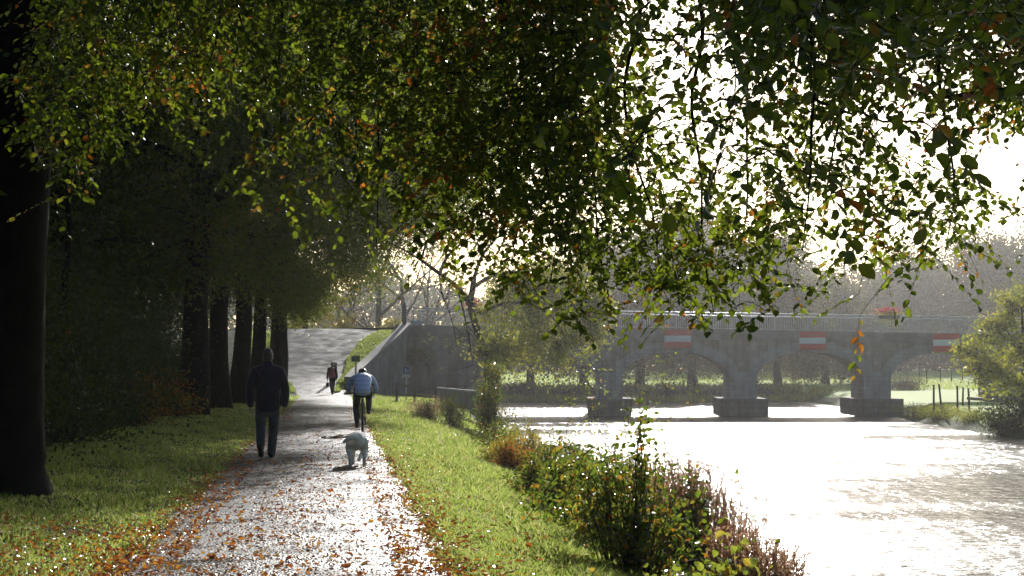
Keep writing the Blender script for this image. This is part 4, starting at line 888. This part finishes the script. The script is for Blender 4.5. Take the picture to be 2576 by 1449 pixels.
def shade_crown(t, attach, blobs, size, leaf, bark):
    lb = MB(); lv = MB()
    for c, rad, nl in blobs:
        c = np.asarray(c, float); rad = np.asarray(rad, float); lm = wig(attach, c, 8, .08, -.05); tube(lb, lm, np.linspace(.14, .03, 8), 6); tips = []
        for s in range(14):
            tip = c + unit(RNG.normal(size=3)) * rad * RNG.uniform(.3, 1); br = wig(lm[RNG.integers(3, 8)], tip, 5, .1); tube(lb, br, np.linspace(.035, .008, 5), 4); tips += [br[-1], br[-2]]
        tips = np.array(tips); p = tips[RNG.integers(0, len(tips), nl)] + RNG.normal(size=(nl, 3)) * rad * .22
        leaves(lv, p, rdir(nl, -.4), rdir(nl, .7), size * RNG.uniform(.7, 1.3, nl), size * .64, 0)
    lb.build('shade_limbs', bark, t, smooth=True); lv.build('crown', leaf, t)
shade_crown(t1, np.array([-5.4, 19.5, 7.5]), [((-4.6, 19, 11), (4, 4, 3.5), 9000), ((-8, 18, 9), (3.5, 4, 3), 6000), ((-4.0, 24, 9.0), (3.2, 3, 2.4), 6000), ((-3.4, 29, 7.9), (3.4, 4, 2.2), 14000), ((-4.8, 20.5, 7.8), (3.2, 2.6, 1.5), 15000), ((-8.2, 24.5, 7.5), (2.6, 3, 2.4), 5000)], .12, M['row_leaf'], M['bark_smooth'])  # crown over the left trunk; several blobs added to shade boughs and verge
# beech whose trunk stands just outside the frame
b = np.array([-5.0, 6.5, 0.0]); b[2] = gz(b[0], b[1])
t2 = thing('beech_tree', tuple(b), 'beech with boughs hanging over the path and river, leaves large and near at upper right', 'tree')
mb = MB(); tube(mb, curve([(-5.0, 6.5, -.3), (-4.95, 6.5, .5), (-4.85, 6.6, 3), (-4.7, 6.8, 6.5), (-4.6, 7, 11)], 20), np.interp(np.linspace(0, 1, 20), [0, .1, 1], [.55, .38, .2]), 14, rough=.02); mb.build('trunk', M['bark_smooth'], t2, smooth=True)
bo, tw, lv = canopy(t2, (7, 36), np.array([-4.7, 6.8, 6.6]), lambda c: np.interp(c, [7, 12, 16, 20, 31], [12.5, 12.5, 12, 11.5, 10.8]), 1)
bo.build('boughs', M['bark_smooth'], t2, smooth=True); tw.build('twigs', M['twig'], t2); lv.build('hanging_leaves', M['beech'], t2)
shade_crown(t2, np.array([-4.7, 6.8, 7.0]), [((-4, 6, 10), (4, 4, 3), 7000), ((-.5, 4.5, 8.2), (3.5, 3.5, 2), 6000), ((3, 6.5, 8.6), (3, 3, 1.8), 5000), ((-4, 0, 9), (4, 4, 2.5), 6000), ((-1, -6, 9.5), (6, 5, 3), 16000), ((-8, 1, 9.5), (4.5, 6, 4), 14000), ((2.5, 0, 10.5), (5, 5, 2.6), 12000), ((.0, 20, 8.3), (3.6, 2.6, 1.6), 14000), ((4.6, 20, 8.5), (3.6, 2.6, 1.6), 14000), ((2.0, 15, 7.6), (4.5, 2.2, 1.3), 9000)], .1, M['row_leaf'], M['bark_smooth'])  # unseen crown overhead and behind the camera, added to block sky and sun

# ---- riverside tree leaning in front of the bridge, with a drooping leafy side
b = P(1238, 1075, 74); b[2] = gz(b[0], 74)
t = thing('riverside_tree', tuple(b), 'leaning riverside tree with bare arching branches and drooping leaves in front of the bridge', 'tree')
T = lambda u, v, dy=0: P(u, v, 74 + dy)
mb = MB(); trunk = curve([b - [0, 0, .3], T(1232, 980), T(1222, 900), T(1200, 830, .3), T(1185, 770, .3), T(1192, 700)], 24); tube(mb, trunk, np.linspace(.24, .12, 24), 9); mb.build('trunk', M['bark'], t, smooth=True)
lb = MB(); tips = []
for path, r in (([T(1185, 770, .3), T(1150, 722, 0), T(1105, 688, -.5), T(1060, 655, -.5), T(1015, 628, 0), T(960, 600, 1)], .13), ([T(1105, 688, -.5), T(1130, 640, 0), T(1180, 600, .6), T(1230, 575, 1)], .08), ([T(1192, 700), T(1215, 640, 1), T(1260, 590, 1), T(1310, 560, 1)], .09), ([T(1192, 720), T(1250, 690, -.5), T(1330, 690, -1), T(1420, 740, -1), T(1480, 830, -1)], .1), ([T(1060, 655, -.5), T(1075, 610, 0), T(1120, 570, 0)], .06), ([T(1150, 722), T(1165, 780, -.6), T(1180, 850, -.9), T(1190, 920, -1)], .05), ([T(1200, 790), T(1290, 760, -1), T(1380, 790, -1), T(1440, 880, -1)], .08), ([T(1105, 690, -.5), T(1112, 740, -.8), T(1135, 800, -1), T(1150, 870, -1)], .035)):
    cp = curve(path, 26); tube(lb, cp, np.linspace(r, .018, 26), 6)
    for i in range(3, 26, 2):
        d = unit(np.array([RNG.normal(0, .8), RNG.normal(0, .5), RNG.normal(.1, .7)])); recur(lb, cp[i], d, RNG.uniform(.5, 1.1), .02, 2, tips, .55, -.12)
lb.build('limbs', M['bark'], t, smooth=True)
lv = MB(); tips = np.array(tips); k = 1500; p = tips[RNG.integers(0, len(tips), k)] + RNG.normal(0, .16, (k, 3)); leaves(lv, p, rdir(k, -.4), rdir(k, .4), .09, .05, 0)
sp = MB()
WC = [(1390, 690, 40), (1300, 700, 32), (1455, 740, 34), (1265, 770, 30), (1345, 790, 34), (1430, 820, 30), (1482, 800, 20), (1300, 850, 28), (1385, 860, 28), (1240, 860, 20), (1430, 700, 30), (1340, 730, 30), (1495, 745, 18)]
for i in range(820):                                        # drooping sprays on the river side
    cu, cv, cw = WC[RNG.integers(0, len(WC))]; u0 = RNG.normal(cu, cw); v0 = RNG.normal(cv, cw * .8); 
    if u0 > 1530 or u0 < 1190: continue
    a = T(u0, v0, RNG.normal(-.3, .55)); Ls = RNG.uniform(.5, 1.3); e = a + [RNG.normal(.1, .35), RNG.normal(0, .3), -Ls * .75]; st = wig(a, e, 6, .06); tube(sp, st, np.linspace(.012, .004, 6), 3)
    k = 21; q = st[RNG.integers(0, 6, k)] + RNG.normal(0, .14, (k, 3)); leaves(lv, q, rdir(k, -.9), rdir(k, .2), .16 * RNG.uniform(.7, 1.3, k), .075, 0)
sp.build('sprays', M['twig'], t); lv.build('crown', M['willow_leaf'], t)

# ---- plants on the near bank
def at(u, v, Y): q = P(u, v, Y); q[2] = gz(q[0], Y); return q
shrub('ivy_bush', 'tall ivy covered bush at the water edge below the leaning tree', 'shrub', None, at(1232, 0, 58), [((0, 0, .6), (.75, .7, .8)), ((0, 0, 1.6), (.6, .6, .75)), ((.1, 0, 2.4), (.4, .45, .5))], M['bramble_leaf'], 5200, .085, stems=22)
shrub('dry_shrub', 'pinkish dry seeding shrub at the end of the wooden fence', 'shrub', None, at(1072, 0, 64), [((0, 0, .45), (.8, .7, .55))], M['dry_stem'], 4200, .05, stems=40, asp=.4)
shrub('bank_shrub', 'small light green shrub between the dry shrub and the ivy bush', 'shrub', None, at(1142, 0, 63), [((0, 0, .5), (.55, .5, .65)), ((-.2, 0, .95), (.3, .3, .3))], M['sapling_leaf'], 1900, .07, stems=20)
shrub('abutment_creeper', 'creeper hanging on the wing wall beneath the left end of the railing', 'creeper', None, (P(1035, 0, 104)[0], 104.2, 2.0), [((0, 0, .55), (1.1, .35, .6)), ((.6, 0, .1), (.8, .35, .5))], M['willow_leaf'], 1500, .11, stems=20)
shrub('fern_clump', 'rust brown fern clump at the grass edge', 'fern', None, at(1285, 0, 33), [((0, 0, .3), (.42, .35, .38))], M['fern'], 1900, .075, stems=24, asp=.35, lod=0)
shrub('fern_clump', 'yellow green fern clump behind the rust brown one', 'fern', None, at(1322, 0, 36), [((0, 0, .55), (.5, .4, .5))], M['yellow_leaf'], 2200, .07, stems=24, asp=.35)
shrub('bank_shrub', 'dark grey green shrub at the grass edge before the rust brown fern', 'shrub', None, at(1235, 0, 44), [((0, 0, .35), (.5, .8, .5)), ((.5, .6, .4), (.5, .6, .5))], M['bramble_leaf'], 2600, .06, stems=20)
SH = [(1395, 30, .75, .42, 'sparse leafy bank shrub right of the yellow green fern', 900), (1470, 27, .9, .45, 'thin bank shrub with small leaves against the glitter', 900), (1545, 31, 1.0, .5, 'tall thin leafy shrub standing clear against the bright river', 950), (1640, 28, 1.1, .5, 'tall thin shrub furthest out against the bright river', 900), (1400, 22, .55, .35, 'low tangled shrub at the edge of the sunny grass', 1100),
      (1480, 19, .6, .36, 'low tangled shrub left of the glossy bramble', 1200), (1345, 25, .5, .35, 'small tangled shrub at the grass edge below the ferns', 1000), (1600, 22, .8, .42, 'loose shrub just behind the glossy bramble', 1100), (1700, 24, .85, .4, 'loose shrub behind the brown dry stalks', 800),
      (1290, 40, .7, .5, 'scrubby shrub right of the ivy bush', 900), (1340, 45, .9, .6, 'scrubby shrub out over the water beyond the ferns', 900), (1440, 36, .9, .5, 'scrubby shrub below the pier footing', 900), (1590, 26, .9, .5, 'scrubby shrub between the tall thin shrub and the bramble', 900), (1440, 24, .6, .4, 'low scrub along the middle of the sunny grass edge', 1000), (1530, 17.5, .6, .4, 'low scrub at the grass edge just behind the bramble', 1000), (1690, 19, .8, .4, 'leafy scrub between the bramble and the brown stalks', 900), (1250, 34, .4, .4, 'low dark scrub at the grass edge left of the rust fern', 700)]
for u, Y, h, w, lab, n in SH:
    b = at(u, 0, Y); top = max(.0, 0)
    shrub('bank_shrub', lab, 'shrub', 'loose shrubs along the near bank', b, [((0, 0, h * .45), (w * 1.3, w * 1.2, h * .5)), ((RNG.normal(0, .15), 0, h * .95), (w * .55, w * .5, h * .4)), ((w * .6, -.3, h * .3), (w * .7, w * .6, h * .35))], [M['sapling_leaf'], M['bramble_leaf']][RNG.integers(0, 2)], n * 2.2, .056, stems=26, lod=1, sticks=.005, clump=.3)
shrub('bramble_bush', 'dark glossy bramble at the lower right of the grass, nearest of the bank plants', 'shrub', None, at(1590, 0, 15.2), [((0, 0, .5), (.42, .4, .5)), ((-.05, 0, 1.0), (.34, .32, .3)), ((-.3, .2, .75), (.3, .25, .25)), ((.25, -.3, .4), (.45, .3, .4)), ((.1, .1, 1.35), (.16, .16, .25))], M['bramble_leaf'], 2000, .062, stems=60, lod=1, sticks=.006, clump=.22)
for u, Y, n, lab in ((1425, 17.5, 12, 'arching bramble canes over the grass edge'), ):
    t = thing('bramble_canes', tuple(at(u, 0, Y)), lab, 'bramble'); mb = MB(); lv = MB()
    for i in range(n):
        a = P(1600 + RNG.normal(0, 60), 1330, 15.4); a[2] = gz(a[0], a[1]); e = at(1380 + RNG.normal(0, 60), 0, 17 + RNG.normal(0, .8)); e[2] += .25; m_ = (a + e) / 2 + [0, 0, .75 + RNG.normal(0, .15)]
        cp = curve([a, m_, e], 18); tube(mb, cp, np.linspace(.006, .003, 18), 4); k = 46; p = cp[RNG.integers(4, 18, k)] + RNG.normal(0, .035, (k, 3)); leaves(lv, p, rdir(k, -.1), rdir(k, .8), .055 * RNG.uniform(.7, 1.2, k), .036, 1)
    mb.build('canes', M['twig'], t); lv.build('foliage', M['bramble_leaf'], t)
b = at(1770, 0, 19.5); reeds('dry_stalks', 'brown dry stalks standing at the water edge, the tallest clump', 'dry plants', b, .62, .7, 1.75, 330, M['dry_stem'])
b = at(1910, 0, 17.0); reeds('dry_stalks', 'lower brown dry stalks at the water edge near the bottom right', 'dry plants', b, .5, .6, 1.0, 280, M['dry_stem'])
b = at(1660, 0, 23.0); reeds('dry_stalks', 'brown dry stalks behind the glossy bramble', 'dry plants', b, .5, .7, 1.2, 260, M['dry_stem'])
shrub('leafy_sapling', 'sapling with large bright green leaves at the bottom right of the bank', 'shrub', None, at(1840, 0, 13.2), [((0, 0, .5), (.28, .25, .4)), ((-.25, .1, .3), (.3, .25, .25))], M['sapling_leaf'], 130, .085, stems=13, lod=1, asp=.8, sticks=.005, clump=.4)
shrub('leafy_sapling', 'low spreading green plant at the bottom edge below the brown stalks', 'shrub', None, at(1730, 0, 12.9), [((0, 0, .2), (.5, .3, .22))], M['sapling_leaf'], 420, .055, stems=24, lod=1, asp=.7, sticks=.004, clump=.4)
WEED = [(1478, 880, 40, 'tallest thin weed stalk left of the first whole arch'), (1430, 940, 38, 'short thin weed stalk in front of the pier'), (1502, 930, 36, 'thin weed stalk against the first pier footing'), (1692, 905, 34, 'tall thin weed stalk rising in front of the first whole arch'), (1640, 985, 33, 'short weed stalk left of the tall one in the arch'), (1745, 960, 36, 'thin weed stalk right of the tall one in the arch'), (1585, 1000, 30, 'thin weed stalk against the glitter below the arch')]
for u, vt, Y, lab in WEED:
    b = at(u, 0, Y); zt = EYE + (HV - vt) / F * Y; h = zt - b[2]
    t = thing('weed_stalk', tuple(b), lab, 'weed', 'thin weed stalks against the river'); mb = MB(); lv = MB()
    cp = wig(b - [0, 0, .1], (b[0] + RNG.normal(0, .08), Y, zt), 14, .05); tube(mb, cp, np.linspace(.009, .003, 14), 4); k = 75; i = RNG.integers(4, 14, k); d = rdir(k, .1); d[:, 2] *= .5
    p = cp[i] + d * RNG.uniform(.03, .28, (k, 1)); leaves(lv, p, d, rdir(k, .6), .075 * RNG.uniform(.6, 1.2, k), .04, 1)
    for q in range(0, k, 2): tube(mb, [cp[i[q]], p[q]], [.003, .0015], 3)
    mb.build('stem', M['twig'], t); lv.build('foliage', M['sapling_leaf'], t)

# ---- right bank
b = at(2580, 0, 78)
tree('willow_bush', 'large willow bush leaning over the water at the right edge', 'tree', None, b, 5.0, .2, [((.6, 0, 5.6), (1.1, 1.1, .9), 1045), ((-.5, .3, 4.9), (.9, 1, 1.1), 935), ((-1.6, -.2, 3.9), (1.1, 1.0, .8), 935), ((-2.5, 0, 2.9), (1.0, 1, .7), 825), ((-2.0, -.6, 1.8), (1.1, 1.0, .9), 935), ((-.6, -.6, 3.1), (1.2, 1.1, 1.0), 1100), ((.7, -.2, 4.1), (1.2, 1.2, 1.0), 1100), ((0, -.8, 1.3), (1.6, 1.2, .9), 1210), ((1.8, 0, 5.0), (1.4, 1.2, 1.2), 1100), ((1.6, -.5, 2.6), (1.5, 1.2, 1.4), 1320)], M['willow_leaf'], M['bark'], size=.18, asp=.45, sub=16, clump=.75)
shrub('bank_shrub', 'dark low bush at the water line below the right willow bush', 'shrub', None, at(2520, 0, 75), [((0, 0, .6), (1.3, 1.0, .9)), ((1, 0, .9), (1.2, 1.0, 1.0))], M['dark_leaf'], 5000, .11, stems=26)
for u, Y, w, h, lab in ((2300, 97, 1.6, .7, 'low tuft of waterside plants beside the last pier footing'), (2370, 90, 1.7, .8, 'low waterside plants under the thin fence posts'), (2440, 84, 1.7, .8, 'low waterside plants just left of the dark low bush')):
    x = right_toe(Y) + .8; b = (float(x) + (u - 2370) * .004, Y, gz(float(x), Y)); shrub('waterside_plants', lab, 'plants', 'waterside plants on the right bank', b, [((0, 0, h * .4), (w, 2.6, h * .55))], M['willow_leaf'], 3400, .09, stems=40, asp=.35)
b = at(2270, 0, 150); shrub('meadow_bush', 'low grey bush in the meadow beside the last pier', 'shrub', None, b, [((0, 0, .6), (2.6, 1.8, .8))], M['far_leaf'], 2600, .16, stems=20)
for i, (x, w, h) in enumerate(((-4, 2.6, 1.7), (0.5, 2.4, 2.3), (4.5, 2.3, 1.6), (8.5, 2.6, 2.6), (13, 2.4, 1.9), (17, 2.2, 1.5), (20.5, 2.2, 2.4), (-8.5, 2.6, 2.4))):
    b = (x, 147.3, gz(x, 147.3)); lab = ['far waterside shrub behind the pier next to the leaning tree', 'far waterside shrub just right of the first visible pier', 'far waterside shrub at the left of the first whole arch', 'far waterside shrub in the middle of the first whole arch', 'far waterside shrub left of the second pier', 'far waterside shrub at the left of the middle arch', 'far waterside shrub at the right of the middle arch', 'far waterside shrub seen beneath the leaning tree'][i]
    shrub('waterside_shrub', lab, 'shrub', 'shrubs on the far bank', b, [((0, -.4, h * .2), (w, 1.4, h * .45)), ((.4, 0, h * .6), (w * .7, 1.1, h * .4))], M['far_leaf'], 2600, .2, stems=22, sticks=.02)
lv = MB(); n = 15000; x = RNG.uniform(-40, 75, n); y = RNG.uniform(226, 262, n); z = H(x, y) + (3.6 + np.sin(x * .4) + .8 * np.sin(x * 1.1)) * RNG.uniform(0, 1, n) ** .8
leaves(lv, np.stack([x, y, z], -1), rdir(n), rdir(n, .5), .8, .55, 0); tag(lv.build('far_undergrowth', M['far_leaf']), kind='stuff', label='grey undergrowth below the farthest trees', cat='undergrowth')
# ---- far bank trees seen above and through the bridge
FB = [(1335, 156, 13, .4, 'far tree on the bank seen through the leftmost arch'), (1470, 162, 15, .4, 'far hazy tree behind the pier beside the leaning tree'), (1610, 158, 16, .4, 'far hazy tree behind the first whole arch, left of its middle'), (1745, 164, 19, .45, 'tallest far hazy tree, above the first red and white sign'), (1850, 172, 17, .4, 'far hazy tree above the second pier'),
      (1955, 160, 15, .42, 'far hazy tree whose trunk shows through the middle arch'), (2075, 176, 12, .4, 'far hazy tree right of the middle red and white sign')]
for u, Y, h, r, lab in FB:
    b = at(u, 0, Y); tree('far_tree', lab, 'tree', 'hazy trees on the far bank', b, h * .85, r, [((0, 0, h * .62), (3.4, 3, h * .36), 9000), ((-2.2, -1, h * .27), (2.8, 2, h * .23), 5000), ((2.2, 0, h * .3), (2.8, 2, h * .24), 5000)], M['far_leaf'], M['bark'], size=.34, sub=14, clump=1.0, trunk_sides=8)
RT = [(2160, 225, 13), (2260, 235, 15), (2350, 240, 17), (2440, 230, 19), (2530, 225, 20), (2630, 220, 20), (2740, 225, 20), (2040, 250, 17), (1930, 240, 20), (1800, 250, 24), (1690, 240, 23), (1570, 245, 21)]
RL = ['far grey tree above the right half of the middle arch', 'far grey tree behind the flower box', 'far grey tree between the flower box and the right bush', 'far grey tree rising left of the right willow bush', 'far grey tree rising above the right willow bush', 'far grey tree at the right edge of the picture']
for i, (u, Y, h) in enumerate(RT):
    b = at(u, 0, Y); lab = RL[i] if i < 6 else 'grey tree of the farthest row, seen only through gaps in the hanging leaves'
    tree('distant_tree', lab, 'tree', 'grey trees of the farthest row', b, h * .8, .35, [((0, 0, h * .6), (5, 3.5, h * .4), 7500), ((RNG.normal(0, 2), -2, h * .3), (4.8, 3, h * .28), 5500)], M['far_leaf'], M['bark'], size=.55, sub=14, clump=1.3, trunk_sides=8)
# ---- beyond the road on the left
for u, Y, h, r, ln, lab in ((962, 132, 11, .30, (-.3, 0), 'thickest bare tree beyond the road'), (1046, 135, 11, .22, (-1.2, 0), 'bare tree leaning left behind the end of the railing'), (1072, 146, 11, .16, (.1, 0), 'slim straight bare tree above the railing end'), (905, 134, 9, .22, (-1.8, 0), 'bare tree leaning left of the thickest one'), (870, 140, 9, .18, (-.6, 0), 'bare tree behind the yellow foliage')):
    bare_tree(lab, u, 0, Y, h, r, ln, 'bare trees beyond the road')
b = at(770, 0, 121); tree('yellow_tree', 'yellow green tree spreading over the top of the ramp', 'tree', None, b, 7.5, .2, [((0, 0, 4.6), (2.6, 2, 2.0), 5500), ((2.6, 0, 5.2), (1.8, 1.6, 1.3), 2600), ((-2.2, 0, 5), (2.2, 2, 2.2), 4000), ((1, 0, 2.4), (2.2, 1.4, 1.2), 2000)], M['yellow_leaf'], M['bark'], size=.15, sub=14, clump=.7)
for i, (u, w, h) in enumerate(((735, 1.6, 2.2), (800, 1.5, 1.9), (860, 1.5, 1.8), (915, 1.4, 1.6), (975, 1.5, 1.5), (1060, 2.0, 1.3), (1150, 2.2, 1.3))):
    b = at(u, 0, 124 + i % 2 * 2); lab = ['russet shrub at the left end of the roadside row', 'russet shrub second along the roadside row', 'russet shrub in the middle of the ramp top', 'russet shrub left of the thickest bare tree', 'russet shrub at the foot of the thickest bare tree', 'russet shrub behind the left end of the railing', 'russet shrub behind the railing by the leaning tree'][i]
    shrub('roadside_shrub', lab, 'shrub', 'shrubs along the far side of the road', b, [((0, 0, h * .5), (w, 1.2, h * .6)), ((.5, .3, h), (w * .6, .9, h * .45))], M['yellow_leaf'] if i % 3 else M['willow_leaf'], 2600, .14, stems=26, sticks=.02)
# wood on the far hill: one mass
lv = MB(); n = 26000; x = RNG.uniform(-120, 20, n); y = RNG.uniform(285, 325, n); top = 15.5 + 2.2 * np.sin(x * .21) + 1.4 * np.sin(x * .53 + 1) + RNG.normal(0, .6, n); z = 1 + (top - 1) * RNG.uniform(0, 1, n) ** .7
leaves(lv, np.stack([x, y, z], -1), rdir(n), rdir(n, .5), 1.1, .8, 0)
tag(lv.build('far_wood', M['far_leaf']), kind='stuff', label='grey wood on the far hill beyond the road', cat='wood')

# ------------------------------------------------------------------ grass and fallen leaves
def blades(name, n, ysamp, dsamp, hfun, label):
    y = ysamp(n); d = dsamp(n, y); x = xp(y) + d; z = H(x, y) + np.where(np.abs(d) < 0, 0, 0); h = hfun(n, y, d); w = .0042 * (1 + y / 16)
    a = RNG.uniform(0, 6.283, n); dx, dy = np.cos(a) * w[:], np.sin(a) * w[:]; lean = RNG.normal(0, .38, (n, 2)) * h[:, None]
    b = np.stack([x, y, z - .01], -1); o = np.stack([dx, dy, 0 * dx], -1); mid = b + np.stack([lean[:, 0] * .35, lean[:, 1] * .35, h * .6], -1); tip = b + np.stack([lean[:, 0], lean[:, 1], h * .95], -1)
    v = np.stack([b - o, b + o, mid + o * .75, mid - o * .75, tip], 1).reshape(-1, 3); i = np.arange(n)[:, None] * 5
    mb = MB(); mb.add(v, f4=i + [0, 1, 2, 3], f3=i + [3, 2, 4]); return tag(mb.build(name, M['grass']), kind='stuff', label=label, cat='grass')
def ys(lo, hi): return lambda n: 1 / RNG.uniform(1 / hi, 1 / lo, n)
tuft = lambda n, y, d: .6 + .55 * np.clip(np.sin(y * 2.1 + d * 3.3) * np.sin(y * .8 - d * 2.2) + .4, 0, 1.3)
blades('verge_grass', 95000, ys(10.5, 84), lambda n, y: 1.14 + RNG.uniform(0, 1, n) ** .9 * (np.interp(y, [10, 30, 60, 84], [2.0, 2.3, 2.6, 3.6])), lambda n, y, d: RNG.uniform(.03, .085, n) * tuft(n, y, d) * (1 + .8 * (d > 2.3)) * np.clip((d - .9) * 2.4, .4, 1), 'sunlit green grass verge between path and river')
blades('verge_grass', 80000, ys(11.5, 86), lambda n, y: -1.14 - RNG.uniform(0, 1, n) ** .9 * 3.6, lambda n, y, d: RNG.uniform(.03, .09, n) * tuft(n, y, d) * np.clip((-d - .9) * 2.4, .4, 1), 'shaded green grass verge left of the path')
blades('bank_grass', 60000, ys(10.5, 80), lambda n, y: 2.2 + RNG.uniform(0, 1, n) * (left_toe(y) - xp(y) - 2.3), lambda n, y, d: RNG.uniform(.05, .22, n) * np.interp(y, [10, 25, 45], [.6, .7, 1]), 'rough grass down the river bank')
def rgrass(n, y): return np.where(RNG.random(n) < .8, wall_x(y) - .08 - RNG.uniform(0, 1, n) * np.maximum(wall_x(y) - .1 - np.interp(y, yp, pr), .3), np.interp(y, yp, pl) - RNG.uniform(0, 2.2, n)) - xp(y)
blades('ramp_grass', 20000, lambda n: RNG.uniform(89, 104.8, n), rgrass, lambda n, y, d: RNG.uniform(.05, .2, n), 'grass on the banks of the ramp')
blades('abutment_grass', 16000, lambda n: RNG.uniform(76, 103, n), lambda n, y: RNG.uniform(2.6, 7.5, n), lambda n, y, d: RNG.uniform(.05, .2, n) * (xp(y) + d > wall_x(y) + .45), 'grass below the wing wall around the fence')
n = 30000; y = RNG.uniform(150, 235, n); x = RNG.uniform(-12, 48, n); z = H(x, y); mb = MB(); leaves(mb, np.stack([x, y, z], -1), rdir(n, 2.5), rdir(n), RNG.uniform(.15, .4, n), .07, 0); tag(mb.build('meadow_grass', M['grass']), kind='stuff', label='sunny meadow grass beyond the bridge', cat='grass')
n = 9000; y = RNG.uniform(143.5, 153, n); x = RNG.uniform(-14, 27, n); z = H(x, y); mb = MB(); leaves(mb, np.stack([x, y, np.maximum(z, WATER)], -1), rdir(n, 2.0), rdir(n), RNG.uniform(.3, .9, n), .12, 0); tag(mb.build('far_bank_reeds', M['willow_leaf']), kind='stuff', label='rough growth along the far bank under the arches', cat='reeds')
def litter(n, y, d, L, name, label, lift=.02, m='litter'):
    x = xp(y) + d; z = np.where(np.abs(d) < 1.25, ramp_z(y) + .012 + .03 * (1 - (d / 1.25) ** 2), H(x, y) + .02) + lift * RNG.uniform(.2, 1, n)
    mb = MB(); a = RNG.normal(size=(n, 3)); a[:, 2] *= .25; leaves(mb, np.stack([x, y, z], -1), a, rdir(n, 2.2), L * RNG.uniform(.35, 1.4, n), L * .65 * RNG.uniform(.7, 1.2, n), 1, fold=.5)
    return tag(mb.build(name, M[m]), kind='stuff', label=label, cat='leaves')
n = 2100; y = ys(10.5, 60)(n); d = RNG.normal(0, .62, n); litter(n, np.where(np.abs(d) > 1.3, y, y), np.clip(d, -1.6, 1.6), .05, 'fallen_leaves', 'orange and brown fallen leaves scattered over the wet path')
n = 5500; y = ys(10.5, 75)(n); d = np.where(RNG.random(n) < .5, 1, -1) * (1.12 + np.abs(RNG.normal(0, .22, n)) - .3 * (RNG.random(n) < .5)); litter(n, y, d, .048, 'leaf_litter', 'rusty leaf litter heaped along both edges of the path', .05)
n = 9500; y = ys(10.5, 62)(n); litter(n, y, np.clip(RNG.normal(0, .7, n), -1.3, 1.3), .024, 'leaf_crumbs', 'brown crushed leaf crumbs trodden into the path', .006, 'crumb')
n = 1500; y = ys(10.8, 16.5)(n); d = -1.2 - np.abs(RNG.normal(0, 1.4, n)); litter(n, y, d, .052, 'verge_leaves', 'red brown fallen leaves on the grass around the big left trunk', .07)
n = 260; y = ys(11, 30)(n); d = 1.2 + RNG.uniform(0, 1.6, n); litter(n, y, d, .06, 'grass_leaves', 'few orange leaves lying on the sunny grass', .08)

# ------------------------------------------------------------------ air
m, nt, out = mat('hazy_air'); pv = N(nt, 'ShaderNodeVolumePrincipled'); pv.inputs['Color'].default_value = (.96, .95, .94, 1); pv.inputs['Density'].default_value = HAZE = .00038; pv.inputs['Anisotropy'].default_value = .85
nt.links.new(pv.outputs[0], out.inputs['Volume'])
mb = MB(); box(mb, (0, 150, 14), (402, 402, 36)); hz = mb.build('haze', m); tag(hz, kind='stuff', label='pale morning haze', cat='haze'); hz.display_type = 'WIRE'

# ------------------------------------------------------------------ light, camera, render
AZ, EL = R(7.5), R(22)
w = bpy.data.worlds.new('World'); sc.world = w; w.use_nodes = True; nt = w.node_tree; bg = nt.nodes['Background']
sky = nt.nodes.new('ShaderNodeTexSky'); sky.sky_type = 'NISHITA'; sky.sun_disc = False; sky.sun_elevation = EL; sky.sun_rotation = AZ; sky.dust_density = 2.0; sky.ozone_density = 2.5; sky.air_density = 1.0
nt.links.new(sky.outputs[0], bg.inputs[0]); bg.inputs[1].default_value = .085
ld = bpy.data.lights.new('Sun', 'SUN'); ld.energy = 4.7; ld.angle = R(.53); ld.color = (1, .965, .915)
lo = bpy.data.objects.new('Sun', ld); COL.objects.link(lo)
lo.rotation_euler = Vector((math.sin(AZ) * math.cos(EL), math.cos(AZ) * math.cos(EL), math.sin(EL))).to_track_quat('Z', 'Y').to_euler()
cd = bpy.data.cameras.new('Camera'); cd.lens = F / 2576 * 36; cd.sensor_width = 36; cd.sensor_fit = 'HORIZONTAL'; cd.shift_y = (HV - 724.5) / 2576; cd.clip_start = .1; cd.clip_end = 2000
co = bpy.data.objects.new('Camera', cd); COL.objects.link(co); co.location = (0, 0, EYE); co.rotation_euler = (R(90), 0, 0); sc.camera = co
vs = sc.view_settings; sc.display_settings.display_device = 'sRGB'; vs.view_transform = 'Standard'; vs.look = 'None'; vs.gamma = 1; vs.use_curve_mapping = False; vs.exposure = .3
cy_ = sc.cycles; sc.render.engine = 'CYCLES'; cy_.use_denoising = True; cy_.max_bounces = 7; cy_.diffuse_bounces = 4; cy_.glossy_bounces = 3; cy_.transmission_bounces = 3; cy_.volume_bounces = 0; cy_.sample_clamp_indirect = 6; cy_.sample_clamp_direct = 0
cy_.caustics_reflective = False; cy_.caustics_refractive = False
